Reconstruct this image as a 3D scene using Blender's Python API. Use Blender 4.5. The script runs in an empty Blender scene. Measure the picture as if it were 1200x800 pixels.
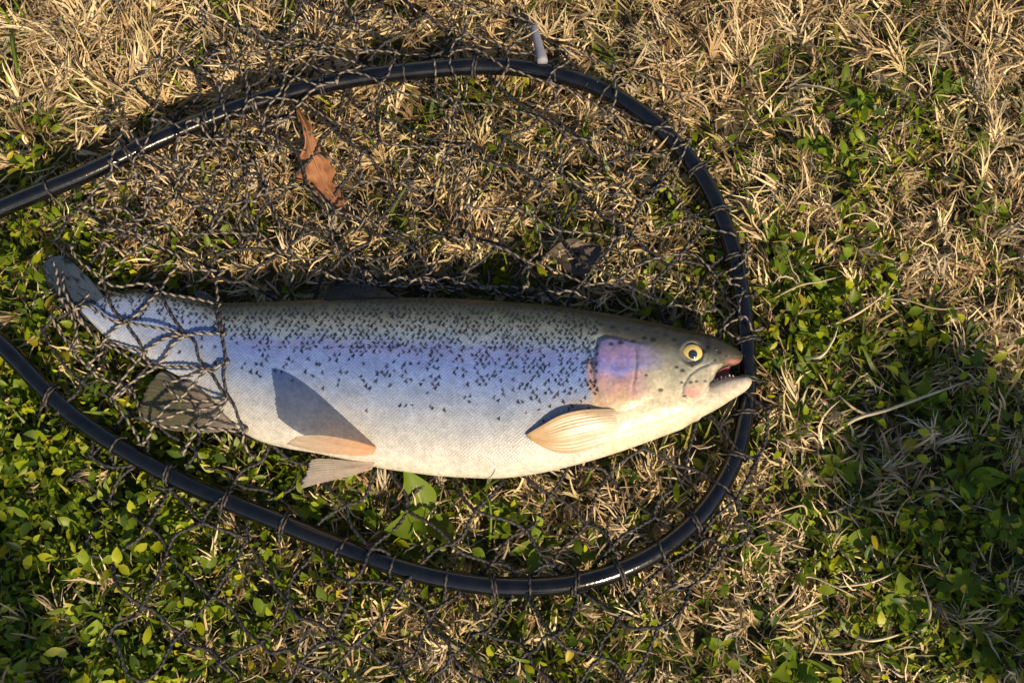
import bpy, math
import numpy as np
from mathutils import Vector

# ------------------------------------------------------------------ camera, sky, sun, exposure
SC = bpy.context.scene
COL = SC.collection
TILT = math.radians(16.0)
DIST = 0.78
HALF = 0.4 / 0.78                      # tan of half the horizontal field of view
TARGET = np.array([0.0, 0.0, 0.02])
CAMP = TARGET + DIST * np.array([0.0, -math.sin(TILT), math.cos(TILT)])
cd = bpy.data.cameras.new('camera'); cam = bpy.data.objects.new('camera', cd); COL.objects.link(cam)
cd.sensor_width = 36.0; cd.lens = 18.0 / HALF; cd.clip_start = 0.01; cd.clip_end = 500.0
cam.location = CAMP; cam.rotation_euler = (TILT, 0, 0)
SC.camera = cam

SUN_EL = math.radians(36.0)
sh = np.array([0.47, -0.88]); sh /= np.linalg.norm(sh)
SUN_DIR = np.array([sh[0]*math.cos(SUN_EL), sh[1]*math.cos(SUN_EL), math.sin(SUN_EL)])
w = bpy.data.worlds.new('World'); SC.world = w; w.use_nodes = True
nt = w.node_tree; bg = nt.nodes['Background']
sky = nt.nodes.new('ShaderNodeTexSky'); sky.sky_type = 'NISHITA'; sky.sun_disc = False
sky.sun_elevation = SUN_EL; sky.sun_rotation = math.atan2(sh[0], sh[1])
nt.links.new(sky.outputs[0], bg.inputs[0]); bg.inputs[1].default_value = 0.085
sl = bpy.data.lights.new('sun', 'SUN'); sun = bpy.data.objects.new('sun', sl); COL.objects.link(sun)
sl.energy = 5.0; sl.angle = math.radians(0.5); sl.color = (1.0, 0.79, 0.53)
sun.rotation_euler = Vector(-SUN_DIR).to_track_quat('-Z', 'Y').to_euler()
SC.view_settings.view_transform = 'Standard'; SC.view_settings.look = 'None'
SC.view_settings.exposure = 0.72; SC.view_settings.gamma = 1.0
SC.view_settings.use_curve_mapping = False
try:
    SC.cycles.use_denoising = True
    SC.cycles.max_bounces = 6; SC.cycles.transparent_max_bounces = 6
except Exception:
    pass

RNG = np.random.default_rng(7)
R = math.radians
CT, ST = math.cos(TILT), math.sin(TILT)

def at(px, py, z):
    """photo pixel (1200 x 800) -> world points on the plane of height z"""
    px = np.asarray(px, float); py = np.asarray(py, float); z = np.asarray(z, float)
    dx = (px-600)/600*HALF; dy = (400-py)/600*HALF
    wy = dy*CT + ST; wz = dy*ST - CT
    t = (z-CAMP[2])/wz
    return np.stack([CAMP[0]+dx*t, CAMP[1]+wy*t, np.broadcast_to(z, (dx*t).shape)], -1)

def proj(P):
    d = P - CAMP
    yc = d[..., 1]*CT + d[..., 2]*ST; zc = -d[..., 1]*ST + d[..., 2]*CT
    return 600 + d[..., 0]/(-zc)/HALF*600, 400 - yc/(-zc)/HALF*600

# ------------------------------------------------------------------ helpers
def _h(ix, iy, seed):
    n = (ix*374761393 + iy*668265263 + seed*974711) & 0xffffffff
    n = ((n ^ (n >> 13))*1274126177) & 0xffffffff
    return ((n ^ (n >> 16)) & 0xffff)/65535.0
def noise(x, y, seed=0):
    x = np.asarray(x, float); y = np.asarray(y, float)
    ix = np.floor(x).astype(np.int64); iy = np.floor(y).astype(np.int64)
    fx = x-ix; fy = y-iy; fx = fx*fx*(3-2*fx); fy = fy*fy*(3-2*fy)
    a = _h(ix, iy, seed); b = _h(ix+1, iy, seed); c = _h(ix, iy+1, seed); d = _h(ix+1, iy+1, seed)
    return (a*(1-fx)+b*fx)*(1-fy) + (c*(1-fx)+d*fx)*fy
def fbm(x, y, seed=0, o=3):
    s = 0; a = 0.5; t = 0
    for k in range(o):
        s = s + a*noise(np.asarray(x)*2**k, np.asarray(y)*2**k, seed+k*17); t += a; a *= 0.5
    return s/t
def sstep(a, b, x):
    t = np.clip((x-a)/(b-a), 0, 1); return t*t*(3-2*t)
def catmull(P, n):
    """resample a polyline of control points into n points with a smooth spline"""
    P = np.asarray(P, float); m = len(P)
    L = np.r_[0, np.cumsum(np.sqrt(((P[1:, :2]-P[:-1, :2])**2).sum(1)))]
    s = np.linspace(0, L[-1], n); k = np.clip(np.searchsorted(L, s, 'right')-1, 0, m-2)
    t = ((s-L[k])/(L[k+1]-L[k]))[:, None]
    p0 = P[np.maximum(k-1, 0)]; p1 = P[k]; p2 = P[k+1]; p3 = P[np.minimum(k+2, m-1)]
    return 0.5*((2*p1)+(-p0+p2)*t+(2*p0-5*p1+4*p2-p3)*t*t+(-p0+3*p1-3*p2+p3)*t**3)
def inpoly(x, y, poly):
    poly = np.asarray(poly, float); r = np.zeros(np.shape(x), bool); j = len(poly)-1
    for i in range(len(poly)):
        xi, yi = poly[i]; xj, yj = poly[j]
        c = (yi > y) != (yj > y)
        r ^= c & (x < (xj-xi)*(y-yi)/(yj-yi+1e-12)+xi); j = i
    return r
def polydist(x, y, poly, closed=True):
    poly = np.asarray(poly, float); d = np.full(np.shape(x), 1e9); n = len(poly)
    for i in range(n if closed else n-1):
        a = poly[i]; b = poly[(i+1) % n]; ab = b-a; l2 = (ab**2).sum()+1e-12
        t = np.clip(((x-a[0])*ab[0]+(y-a[1])*ab[1])/l2, 0, 1)
        d = np.minimum(d, np.hypot(x-a[0]-t*ab[0], y-a[1]-t*ab[1]))
    return d

def mesh(name, V, F, cols=None, smooth=True):
    """V (n,3); F list of integer arrays, each (m,3) or (m,4)"""
    me = bpy.data.meshes.new(name); V = np.asarray(V, np.float32)
    if not isinstance(F, (list, tuple)): F = [F]
    F = [np.asarray(f, np.int32) for f in F if len(f)]
    idx = np.concatenate([f.ravel() for f in F]); tot = np.concatenate([np.full(len(f), f.shape[1], np.int32) for f in F])
    me.vertices.add(len(V)); me.vertices.foreach_set('co', V.ravel())
    me.loops.add(len(idx)); me.loops.foreach_set('vertex_index', idx)
    me.polygons.add(len(tot)); me.polygons.foreach_set('loop_start', np.r_[0, np.cumsum(tot)[:-1]].astype(np.int32))
    me.polygons.foreach_set('loop_total', tot)
    me.update(calc_edges=True)
    if smooth: me.polygons.foreach_set('use_smooth', np.ones(len(tot), bool))
    if cols is not None:
        ca = me.color_attributes.new('col', 'FLOAT_COLOR', 'POINT')
        c = np.ones((len(V), 4), np.float32); c[:, :cols.shape[1]] = cols
        ca.data.foreach_set('color', c.ravel())
    return me
def obj(name, me, mat=None, parent=None):
    o = bpy.data.objects.new(name, me); COL.objects.link(o)
    if mat is not None and me is not None and not len(me.materials): me.materials.append(mat)
    if parent is not None: o.parent = parent
    return o
def tag(o, label=None, cat=None, group=None, kind=None):
    if label: o['label'] = label
    if cat: o['category'] = cat
    if group: o['group'] = group
    if kind: o['kind'] = kind
    return o
def empty(name, loc, label, cat, group=None):
    o = bpy.data.objects.new(name, None); COL.objects.link(o); o.location = tuple(loc); o.empty_display_size = 0.01
    return tag(o, label, cat, group)
def grid_faces(nu, nv, wrap=False):
    i = np.arange(nu-1)[:, None]; j = np.arange(nv if wrap else nv-1)[None, :]; j2 = (j+1) % nv
    return np.stack([i*nv+j, i*nv+j2, (i+1)*nv+j2, (i+1)*nv+j], -1).reshape(-1, 4)
def frames(P):
    T = np.gradient(P, axis=0); T /= np.linalg.norm(T, axis=1)[:, None]+1e-12
    N = np.zeros_like(T); up = np.array([0, 0, 1.0])
    if abs(T[0] @ up) > 0.95: up = np.array([1.0, 0, 0])
    n = np.cross(T[0], up); n /= np.linalg.norm(n)
    for i in range(len(P)):
        n = n-T[i]*(n@T[i]); n /= np.linalg.norm(n)+1e-12; N[i] = n
    return T, N, np.cross(T, N)
def tube(P, rad, sides=10, cap=True):
    P = np.asarray(P, float); T, N, B = frames(P); a = np.linspace(0, 2*np.pi, sides, endpoint=False)
    rad = np.broadcast_to(np.asarray(rad, float), (len(P),))
    V = P[:, None]+rad[:, None, None]*(np.cos(a)[None, :, None]*N[:, None]+np.sin(a)[None, :, None]*B[:, None])
    F = [grid_faces(len(P), sides, True)]; V = V.reshape(-1, 3)
    if cap:
        n = len(V); V = np.r_[V, P[:1], P[-1:]]; k = np.arange(sides); k2 = (k+1) % sides; b = (len(P)-1)*sides
        F.append(np.r_[np.stack([k2, k, np.full(sides, n)], -1), np.stack([b+k, b+k2, np.full(sides, n+1)], -1)])
    return V, F
class Bag:
    """collects pieces into one mesh"""
    def __init__(s): s.V = []; s.F = {3: [], 4: []}; s.C = []; s.n = 0
    def add(s, V, F, C=None):
        for f in (F if isinstance(F, (list, tuple)) else [F]):
            if len(f): s.F[f.shape[1]].append(np.asarray(f)+s.n)
        s.V.append(V); s.n += len(V)
        if C is not None: s.C.append(np.broadcast_to(C, (len(V), 3)))
    def mesh(s, name, smooth=True):
        return mesh(name, np.concatenate(s.V), [np.concatenate(f) for f in s.F.values() if f], np.concatenate(s.C) if s.C else None, smooth)

# ------------------------------------------------------------------ materials
def newmat(name):
    m = bpy.data.materials.new(name); m.use_nodes = True; n = m.node_tree.nodes; l = m.node_tree.links
    return m, n, l, n['Principled BSDF']
def foliage_mat(name, trans, rough=0.55, spec=0.35, rnd=0.0, base=None):
    m, n, l, b = newmat(name)
    if base is None:
        a = n.new('ShaderNodeAttribute'); a.attribute_name = 'col'; c = a.outputs['Color']
    else:
        a = n.new('ShaderNodeRGB'); a.outputs[0].default_value = (*base, 1); c = a.outputs[0]
    tc = n.new('ShaderNodeTexCoord'); no = n.new('ShaderNodeTexNoise'); no.inputs['Scale'].default_value = 260; no.inputs['Detail'].default_value = 3
    l.new(tc.outputs['Object'], no.inputs['Vector'])
    hs = n.new('ShaderNodeHueSaturation'); mr = n.new('ShaderNodeMapRange'); mr.inputs[3].default_value = 0.7; mr.inputs[4].default_value = 1.3
    l.new(no.outputs[0], mr.inputs[0]); l.new(c, hs.inputs['Color'])
    if rnd:
        oi = n.new('ShaderNodeObjectInfo'); m2 = n.new('ShaderNodeMapRange'); m2.inputs[3].default_value = 1-rnd; m2.inputs[4].default_value = 1+rnd
        l.new(oi.outputs['Random'], m2.inputs[0]); mu = n.new('ShaderNodeMath'); mu.operation = 'MULTIPLY'
        l.new(m2.outputs[0], mu.inputs[0]); l.new(mr.outputs[0], mu.inputs[1]); l.new(mu.outputs[0], hs.inputs['Value'])
        m3 = n.new('ShaderNodeMapRange'); m3.inputs[3].default_value = 0.485; m3.inputs[4].default_value = 0.515
        mm = n.new('ShaderNodeMath'); mm.operation = 'FRACT'; m4 = n.new('ShaderNodeMath'); m4.operation = 'MULTIPLY'; m4.inputs[1].default_value = 7.31
        l.new(oi.outputs['Random'], m4.inputs[0]); l.new(m4.outputs[0], mm.inputs[0]); l.new(mm.outputs[0], m3.inputs[0]); l.new(m3.outputs[0], hs.inputs['Hue'])
    else:
        l.new(mr.outputs[0], hs.inputs['Value'])
    l.new(hs.outputs[0], b.inputs['Base Color']); b.inputs['Roughness'].default_value = rough; b.inputs['Specular IOR Level'].default_value = spec
    if trans > 0:
        t = n.new('ShaderNodeBsdfTranslucent'); l.new(hs.outputs[0], t.inputs[0]); mx = n.new('ShaderNodeMixShader'); mx.inputs[0].default_value = trans
        l.new(b.outputs[0], mx.inputs[1]); l.new(t.outputs[0], mx.inputs[2]); l.new(mx.outputs[0], n['Material Output'].inputs[0])
    return m
M_DRY = foliage_mat('dry_blade', 0.25, 0.6, 0.3)
M_GREEN = foliage_mat('green_blade', 0.50, 0.45, 0.4)
M_LEAF = foliage_mat('weed_leaf', 0.45, 0.5, 0.25, rnd=0.35, base=(0.125, 0.190, 0.010))
M_BROWN = foliage_mat('dead_leaf', 0.25, 0.6, 0.3)
M_STALK = foliage_mat('dry_stalk', 0.1, 0.65, 0.3)

def soil_mat():
    m, n, l, b = newmat('soil')
    tc = n.new('ShaderNodeTexCoord'); no = n.new('ShaderNodeTexNoise'); no.inputs['Scale'].default_value = 70; no.inputs['Detail'].default_value = 6
    n2 = n.new('ShaderNodeTexNoise'); n2.inputs['Scale'].default_value = 3; n2.inputs['Detail'].default_value = 5
    l.new(tc.outputs['Object'], no.inputs['Vector']); l.new(tc.outputs['Object'], n2.inputs['Vector'])
    cr = n.new('ShaderNodeValToRGB'); cr.color_ramp.elements[0].color = (0.018, 0.013, 0.008, 1); cr.color_ramp.elements[1].color = (0.085, 0.06, 0.03, 1)
    c2 = n.new('ShaderNodeValToRGB'); c2.color_ramp.elements[0].color = (0.03, 0.05, 0.012, 1); c2.color_ramp.elements[1].color = (0.11, 0.085, 0.04, 1)
    l.new(no.outputs[0], cr.inputs[0]); l.new(n2.outputs[0], c2.inputs[0])
    mx = n.new('ShaderNodeMix'); mx.data_type = 'RGBA'; mx.inputs[0].default_value = 0.35
    l.new(cr.outputs[0], mx.inputs[6]); l.new(c2.outputs[0], mx.inputs[7]); l.new(mx.outputs[2], b.inputs['Base Color'])
    bp = n.new('ShaderNodeBump'); bp.inputs['Strength'].default_value = 0.6; bp.inputs['Distance'].default_value = 0.004
    l.new(no.outputs[0], bp.inputs['Height']); l.new(bp.outputs[0], b.inputs['Normal']); b.inputs['Roughness'].default_value = 0.95
    return m
M_SOIL = soil_mat()

def rim_mat():
    m, n, l, b = newmat('black_gloss_tube')
    tc = n.new('ShaderNodeTexCoord'); no = n.new('ShaderNodeTexNoise'); no.inputs['Scale'].default_value = 90; no.inputs['Detail'].default_value = 5
    l.new(tc.outputs['Object'], no.inputs['Vector'])
    cr = n.new('ShaderNodeValToRGB'); cr.color_ramp.elements[0].position = 0.35; cr.color_ramp.elements[0].color = (0.0015, 0.0018, 0.003, 1)
    cr.color_ramp.elements[1].position = 0.8; cr.color_ramp.elements[1].color = (0.006, 0.006, 0.007, 1)
    l.new(no.outputs[0], cr.inputs[0]); l.new(cr.outputs[0], b.inputs['Base Color'])
    n2 = n.new('ShaderNodeTexNoise'); n2.inputs['Scale'].default_value = 400; n2.inputs['Detail'].default_value = 4; l.new(tc.outputs['Object'], n2.inputs['Vector'])
    mr = n.new('ShaderNodeMapRange'); mr.inputs[3].default_value = 0.07; mr.inputs[4].default_value = 0.24; l.new(no.outputs[0], mr.inputs[0])
    l.new(mr.outputs[0], b.inputs['Roughness']); b.inputs['Specular IOR Level'].default_value = 0.55
    bp = n.new('ShaderNodeBump'); bp.inputs['Strength'].default_value = 0.12; bp.inputs['Distance'].default_value = 0.001
    l.new(n2.outputs[0], bp.inputs['Height']); l.new(bp.outputs[0], b.inputs['Normal'])
    return m
M_RIM = rim_mat()
def attr_mat(name, rough, spec=0.4, bump=0, scale=300):
    m, n, l, b = newmat(name); a = n.new('ShaderNodeAttribute'); a.attribute_name = 'col'
    l.new(a.outputs['Color'], b.inputs['Base Color']); b.inputs['Roughness'].default_value = rough; b.inputs['Specular IOR Level'].default_value = spec
    if bump:
        tc = n.new('ShaderNodeTexCoord'); no = n.new('ShaderNodeTexNoise'); no.inputs['Scale'].default_value = scale; l.new(tc.outputs['Object'], no.inputs['Vector'])
        bp = n.new('ShaderNodeBump'); bp.inputs['Strength'].default_value = bump; bp.inputs['Distance'].default_value = 0.001
        l.new(no.outputs[0], bp.inputs['Height']); l.new(bp.outputs[0], b.inputs['Normal'])
    return m
M_CORD = attr_mat('net_cord', 0.6, 0.35)
M_STICK = attr_mat('grey_stick', 0.7, 0.3, 0.3, 500)

def skin_mat():
    m, n, l, b = newmat('trout_skin')
    a = n.new('ShaderNodeAttribute'); a.attribute_name = 'col'
    tc = n.new('ShaderNodeTexCoord'); mp = n.new('ShaderNodeAttribute'); mp.attribute_name = 'rows'
    vo = n.new('ShaderNodeTexVoronoi'); vo.voronoi_dimensions = '2D'; vo.inputs['Scale'].default_value = 1.0; vo.inputs['Randomness'].default_value = 0.5; l.new(mp.outputs['Vector'], vo.inputs['Vector'])
    no = n.new('ShaderNodeTexNoise'); no.inputs['Scale'].default_value = 60; no.inputs['Detail'].default_value = 5; l.new(tc.outputs['Object'], no.inputs['Vector'])
    # each scale has its own slightly different silver
    hs = n.new('ShaderNodeHueSaturation'); sp = n.new('ShaderNodeSeparateColor'); l.new(vo.outputs['Color'], sp.inputs[0])
    mr = n.new('ShaderNodeMapRange'); mr.inputs[3].default_value = 0.86; mr.inputs[4].default_value = 1.14; l.new(sp.outputs[0], mr.inputs[0])
    l.new(mr.outputs[0], hs.inputs['Value']); l.new(a.outputs['Color'], hs.inputs['Color'])
    mr2 = n.new('ShaderNodeMapRange'); mr2.inputs[3].default_value = 0.75; mr2.inputs[4].default_value = 1.2; l.new(no.outputs[0], mr2.inputs[0])
    mx = n.new('ShaderNodeMix'); mx.data_type = 'RGBA'; mx.blend_type = 'MULTIPLY'; mx.inputs[0].default_value = 1
    l.new(hs.outputs[0], mx.inputs[6]); l.new(mr2.outputs[0], mx.inputs[7]); l.new(mx.outputs[2], b.inputs['Base Color'])
    # alpha channel of the attribute = how scaly the skin is (0 on the head)
    ml = n.new('ShaderNodeMath'); ml.operation = 'MULTIPLY'; ml.inputs[1].default_value = 0.32; l.new(a.outputs['Alpha'], ml.inputs[0])
    bp = n.new('ShaderNodeBump'); bp.inputs['Distance'].default_value = 0.0012; bp.invert = True
    l.new(ml.outputs[0], bp.inputs['Strength']); l.new(vo.outputs['Distance'], bp.inputs['Height'])
    n3 = n.new('ShaderNodeTexNoise'); n3.inputs['Scale'].default_value = 160; n3.inputs['Detail'].default_value = 4; l.new(tc.outputs['Object'], n3.inputs['Vector'])
    b2 = n.new('ShaderNodeBump'); b2.inputs['Strength'].default_value = 0.12; b2.inputs['Distance'].default_value = 0.002
    l.new(n3.outputs[0], b2.inputs['Height']); l.new(bp.outputs[0], b2.inputs['Normal']); l.new(b2.outputs[0], b.inputs['Normal'])
    mr3 = n.new('ShaderNodeMapRange'); mr3.inputs[3].default_value = 0.28; mr3.inputs[4].default_value = 0.55; l.new(no.outputs[0], mr3.inputs[0])
    l.new(mr3.outputs[0], b.inputs['Roughness']); b.inputs['Specular IOR Level'].default_value = 0.38
    b.inputs['Subsurface Weight'].default_value = 0.0; b.inputs['Subsurface Radius'].default_value = (0.004, 0.002, 0.001); b.inputs['Subsurface Scale'].default_value = 0.6
    b.inputs['Coat Weight'].default_value = 0.16; b.inputs['Coat Roughness'].default_value = 0.16
    return m
M_SKIN = skin_mat()
def fin_mat():
    m = foliage_mat('fin_membrane', 0.5, 0.45, 0.35); n = m.node_tree.nodes; l = m.node_tree.links; out = n['Material Output']; src = out.inputs[0].links[0].from_socket
    tr = n.new('ShaderNodeBsdfTransparent'); tr.inputs[0].default_value = (.95, .9, .85, 1); mx = n.new('ShaderNodeMixShader'); mx.inputs[0].default_value = 0.36
    l.new(src, mx.inputs[1]); l.new(tr.outputs[0], mx.inputs[2]); l.new(mx.outputs[0], out.inputs[0]); return m
M_FIN = fin_mat(); M_FLESH = foliage_mat('fin_flesh', 0.08, 0.38, 0.5)
def plain(name, c, rough, spec=0.5, coat=0):
    m, n, l, b = newmat(name); tc = n.new('ShaderNodeTexCoord'); no = n.new('ShaderNodeTexNoise'); no.inputs['Scale'].default_value = 900; l.new(tc.outputs['Object'], no.inputs['Vector'])
    mx = n.new('ShaderNodeMix'); mx.data_type = 'RGBA'; mx.inputs[6].default_value = (*[v*0.75 for v in c], 1); mx.inputs[7].default_value = (*[min(1, v*1.25) for v in c], 1)
    l.new(no.outputs[0], mx.inputs[0]); l.new(mx.outputs[2], b.inputs['Base Color']); b.inputs['Roughness'].default_value = rough
    b.inputs['Specular IOR Level'].default_value = spec; b.inputs['Coat Weight'].default_value = coat; b.inputs['Coat Roughness'].default_value = 0.04
    return m
M_IRIS = plain('gold_iris', (0.52, 0.39, 0.12), 0.35, 0.5, 0.8)
M_PUPIL = plain('pupil_black', (0.014, 0.018, 0.026), 0.12, 0.6, 1.0)
M_TOOTH = plain('tooth_ivory', (0.50, 0.44, 0.35), 0.3)
M_MOUTH = plain('mouth_lining', (0.22, 0.07, 0.07), 0.3, 0.5, 0.3)

# ------------------------------------------------------------------ ground
def gz(x, y):
    """height of the soil"""
    return 0.010*(fbm(np.asarray(x)*9, np.asarray(y)*9, 3)-0.5)
def build_ground():
    def ax(lo, hi, far):
        inner = np.linspace(lo, hi, 161); st = np.array([0.02, 0.06, 0.15, 0.4, 1, 3, 8, 20, far])
        return np.r_[lo-st[::-1], inner, hi+st]
    x = ax(-0.9, 0.9, 60); y = ax(-0.7, 1.0, 60); X, Y = np.meshgrid(x, y, indexing='ij')
    V = np.stack([X, Y, gz(X, Y)], -1).reshape(-1, 3)
    o = obj('ground', mesh('ground', V, grid_faces(len(x), len(y))[:, ::-1]), M_SOIL)
    tag(o, 'dark brown soil under the matted lawn', 'ground', kind='structure')
build_ground()

# ------------------------------------------------------------------ the landing net's hoop (control points: photo pixel, height)
RIM_R = 0.0072
RIM_C = [(-142, 318, .026), (-60, 278, .028), (0, 245, .029), (100, 204, .030), (200, 158, .030), (300, 120, .030), (400, 95, .031), (500, 82, .031), (580, 78, .030), (650, 87, .028),
         (720, 113, .027), (780, 157, .026), (825, 212, .025), (853, 275, .024), (868, 340, .022), (875, 410, .0195), (874, 470, .0195), (862, 532, .021), (836, 583, .023), (798, 625, .024),
         (748, 658, .025), (690, 679, .026), (630, 687, .026), (560, 684, .026), (480, 668, .026), (400, 640, .026), (320, 608, .026), (230, 571, .026), (150, 529, .026), (75, 477, .026),
         (0, 402, .026), (-70, 350, .026), (-142, 322, .026)]
RC = np.array(RIM_C)
RIM_W = catmull(np.array([at(a, b, c) for a, b, c in RIM_C]), 260)
RIM_PX = np.stack(proj(RIM_W), -1)

# ------------------------------------------------------------------ the trout
BACK = np.array([(98, 358), (118, 346), (160, 339), (200, 344), (240, 352), (262, 356), (300, 355), (350, 353), (400, 351), (450, 350), (500, 350), (550, 352), (600, 355), (650, 360), (700, 367), (740, 374),
                 (780, 382), (800, 387), (830, 393), (847, 402), (860, 409), (867, 414), (869, 417)], float)
BELLY = np.array([(98, 368), (112, 383), (127, 398), (150, 411), (172, 420), (192, 432), (220, 447), (245, 467), (270, 496), (291, 512), (331, 524), (379, 532), (440, 547), (500, 556), (540, 559), (585, 560), (630, 555),
                  (680, 543), (720, 531), (760, 517), (800, 502), (821, 489), (842, 478), (860, 467), (872, 459), (881, 448)], float)
UPPER_LIP = np.array([(822, 462), (828, 449), (836, 439), (845, 432), (854, 429), (862, 426.5), (867, 425), (869, 423)], float)
def back_y(x): return np.interp(x, BACK[:, 0], BACK[:, 1])
def belly_y(x): return np.interp(x, BELLY[:, 0], BELLY[:, 1])
TX = np.array([95, 110, 160, 200, 260, 350, 450, 550, 650, 700, 750, 800, 830, 850, 862, 870, 885])
TT = np.array([.005, .007, .010, .013, .019, .025, .0295, .0315, .031, .030, .0285, .0245, .020, .0155, .0115, .008, .006])
def thick(x): return np.interp(x, TX, TT)
def zmid(x): return np.interp(x, [90, 150, 230, 330, 700, 890], [.026, .027, .030, .035, .037, .041])

def loft(st, n=160, m=64, ex=2.25):
    """st: (backx, backy, bellyx, bellyy, halfthickness, zc) in photo pixels -> closed surface"""
    st = catmull(np.asarray(st, float), n)
    B = at(st[:, 0], st[:, 1], st[:, 5]); Vn = at(st[:, 2], st[:, 3], st[:, 5]); T = np.maximum(st[:, 4], 0.0004)
    a = np.linspace(0, 2*np.pi, m, endpoint=False); ca, sa = np.cos(a), np.sin(a)
    cc = np.sign(ca)*np.abs(ca)**(2/ex); ss = np.sign(sa)*np.abs(sa)**(2/ex)
    mid = (B+Vn)/2; half = (B-Vn)/2
    P = mid[:, None]+half[:, None]*cc[None, :, None]; P[..., 2] += T[:, None]*ss[None]
    V = P.reshape(-1, 3); F = [grid_faces(n, m, True)]; k = np.arange(m); k2 = (k+1) % m; b = (n-1)*m; q = len(V)
    V = np.r_[V, mid[:1], mid[-1:]]
    F.append(np.r_[np.stack([k2, k, np.full(m, q)], -1), np.stack([b+k, b+k2, np.full(m, q+1)], -1)])
    return V, F

# gill cover outline, photo pixels
OPER = np.array([(702, 399), (712, 395), (728, 397), (743, 401), (761, 403), (778, 411), (786, 424), (782, 445), (768, 462), (750, 472), (736, 478), (727, 479), (716, 475), (705, 466), (698, 450), (697, 430), (699, 411)], float)

def build_trout():
    root = empty('rainbow_trout', at(560, 450, 0.01), 'silver blue spotted rainbow trout lying on its side in the net, mouth open', 'fish')
    inv = -np.array(root.location)
    bag = Bag()
    xs = np.concatenate([np.linspace(98, 270, 14), np.linspace(300, 760, 14), np.array([780, 800, 812, 822])])
    st = []
    for x in xs:                                       # stations lean with the fish near the tail
        st.append((x, back_y(x), x, belly_y(x), thick(x), zmid(x)))
    for f in np.linspace(0.12, 1, 8):                   # snout above the gape
        bx = 822+f*46; ly = np.interp(bx, UPPER_LIP[:, 0], UPPER_LIP[:, 1]); tt = thick(bx)
        st.append((bx, back_y(bx), bx, ly if f > 0.3 else ly+8, tt, zmid(bx)))
    V, F = loft(st, 300, 72); bag.add(V, F)
    # lower jaw, running from the throat to its rounded tip
    jaw = [(768, 478, 770, 498, .008, .041), (788, 466, 790, 500, .0145, .041), (804, 460, 806, 497, .0165, .041), (820, 455, 822, 488.5, .016, .041), (835, 448.5, 842, 478, .0135, .041), (848, 444, 857, 468.5, .011, .041), (862, 441.5, 868, 462, .0088, .041),
           (872, 440.5, 876, 456, .0065, .041), (878, 442.5, 880, 450.5, .004, .041), (880.5, 445.5, 881, 447.5, .0015, .041)]
    V, F = loft(jaw, 60, 40); bag.add(V, F)
    tmp = bpy.data.objects.new('trout_build', bag.mesh('trout_build')); COL.objects.link(tmp)
    md = tmp.modifiers.new('r', 'REMESH'); md.mode = 'VOXEL'; md.voxel_size = 0.00072
    sm = tmp.modifiers.new('s', 'SMOOTH'); sm.iterations = 5; sm.factor = 0.5
    dg = bpy.context.evaluated_depsgraph_get(); me = bpy.data.meshes.new_from_object(tmp.evaluated_get(dg))
    bpy.data.objects.remove(tmp)
    nv = len(me.vertices); V = np.zeros(nv*3, np.float32); me.vertices.foreach_get('co', V); V = V.reshape(-1, 3).astype(float)
    # picture coordinates of the upper flank; the hidden flank mirrors it
    px0, _ = proj(V); zc = zmid(px0); U = V.copy(); low = V[:, 2] < zc; U[low, 2] = 2*zc[low]-V[low, 2]
    px, py = proj(U); up = np.clip((U[:, 2]-zc)/thick(px0), 0, 1)
    # raised gill cover, cheek plates, maxilla groove, eye socket, gill slit
    n_a = fbm(px/12, py/12, 15); ins = inpoly(px, py, OPER); d = polydist(px, py, OPER); sd = np.where(ins, d, -d)
    rear = sstep(775, 735, px); head0 = sstep(695, 720, px)
    lift = 0.0013*sstep(-2.5, 3.5, sd)*rear + 0.0010*sstep(-3, 10, sd)
    lift -= 0.0008*np.exp(-((sd+3.0)/2.6)**2)*sstep(735, 715, px)
    lift -= 0.0009*np.exp(-((px-(743+2.5*np.sin((py-400)/14)+3*(n_a-.5)))/1.9)**2)*sstep(402, 410, py)*sstep(470, 455, py)
    MAX = np.array([(847, 426), (834, 426), (820, 431), (808, 440), (801, 452), (800, 462), (806, 469), (813, 470), (820, 464), (826, 452), (834, 441), (844, 433)], float)
    mi = inpoly(px, py, MAX); mdist = polydist(px, py, MAX); ms = np.where(mi, mdist, -mdist)
    lift += 0.0010*sstep(-1, 2.5, ms)-0.0004*np.exp(-((ms+1.8)/1.5)**2)*(px < 835)
    de = np.hypot(px-811, py-414); lift -= 0.0022*sstep(14.5, 9, de); lift += 0.0007*np.exp(-((de-15)/2.5)**2)
    lift -= 0.0008*np.exp(-((py-(505-(px-740)*0.30))/1.8)**2)*sstep(715, 745, px)*sstep(800, 775, px)   # branchiostegal crease
    lift -= 0.0009*np.exp(-((px-686-0.12*(py-430))/7)**2)*sstep(395, 410, py)*sstep(490, 470, py)
    lift += 0.0010*(fbm(px/30, py/30, 41)-0.5)+0.0009*(fbm(px/9, py/9, 43)-.5)*head0
    sgn = np.where(low, -1, 1); V[:, 2] += sgn*lift*np.clip(up*1.6, 0, 1)
    me.vertices.foreach_set('co', (V+inv).astype(np.float32).ravel())
    # ---- pigment, with some sky sheen and shade put into the colour
    by, vy = back_y(px), belly_y(px); t = (py-by)/np.maximum(vy-by, 1)
    n1 = fbm(px/22, py/22, 5); n2 = fbm(px/7, py/7, 9); tj = t+0.05*(n1-0.5)+0.02*(n2-0.5)
    K = np.array([0, .07, .14, .22, .28, .36, .46, .56, .66, .8, 1.0])
    RGB = np.array([(.030, .027, .012), (.075, .073, .045), (.165, .190, .190), (.155, .210, .300), (.115, .170, .375), (.105, .168, .400), (.135, .200, .41), (.185, .240, .370), (.265, .300, .370), (.36, .365, .36), (.52, .48, .40)])  # flank blues hold the fish's own tint plus painted sky reflection
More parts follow.
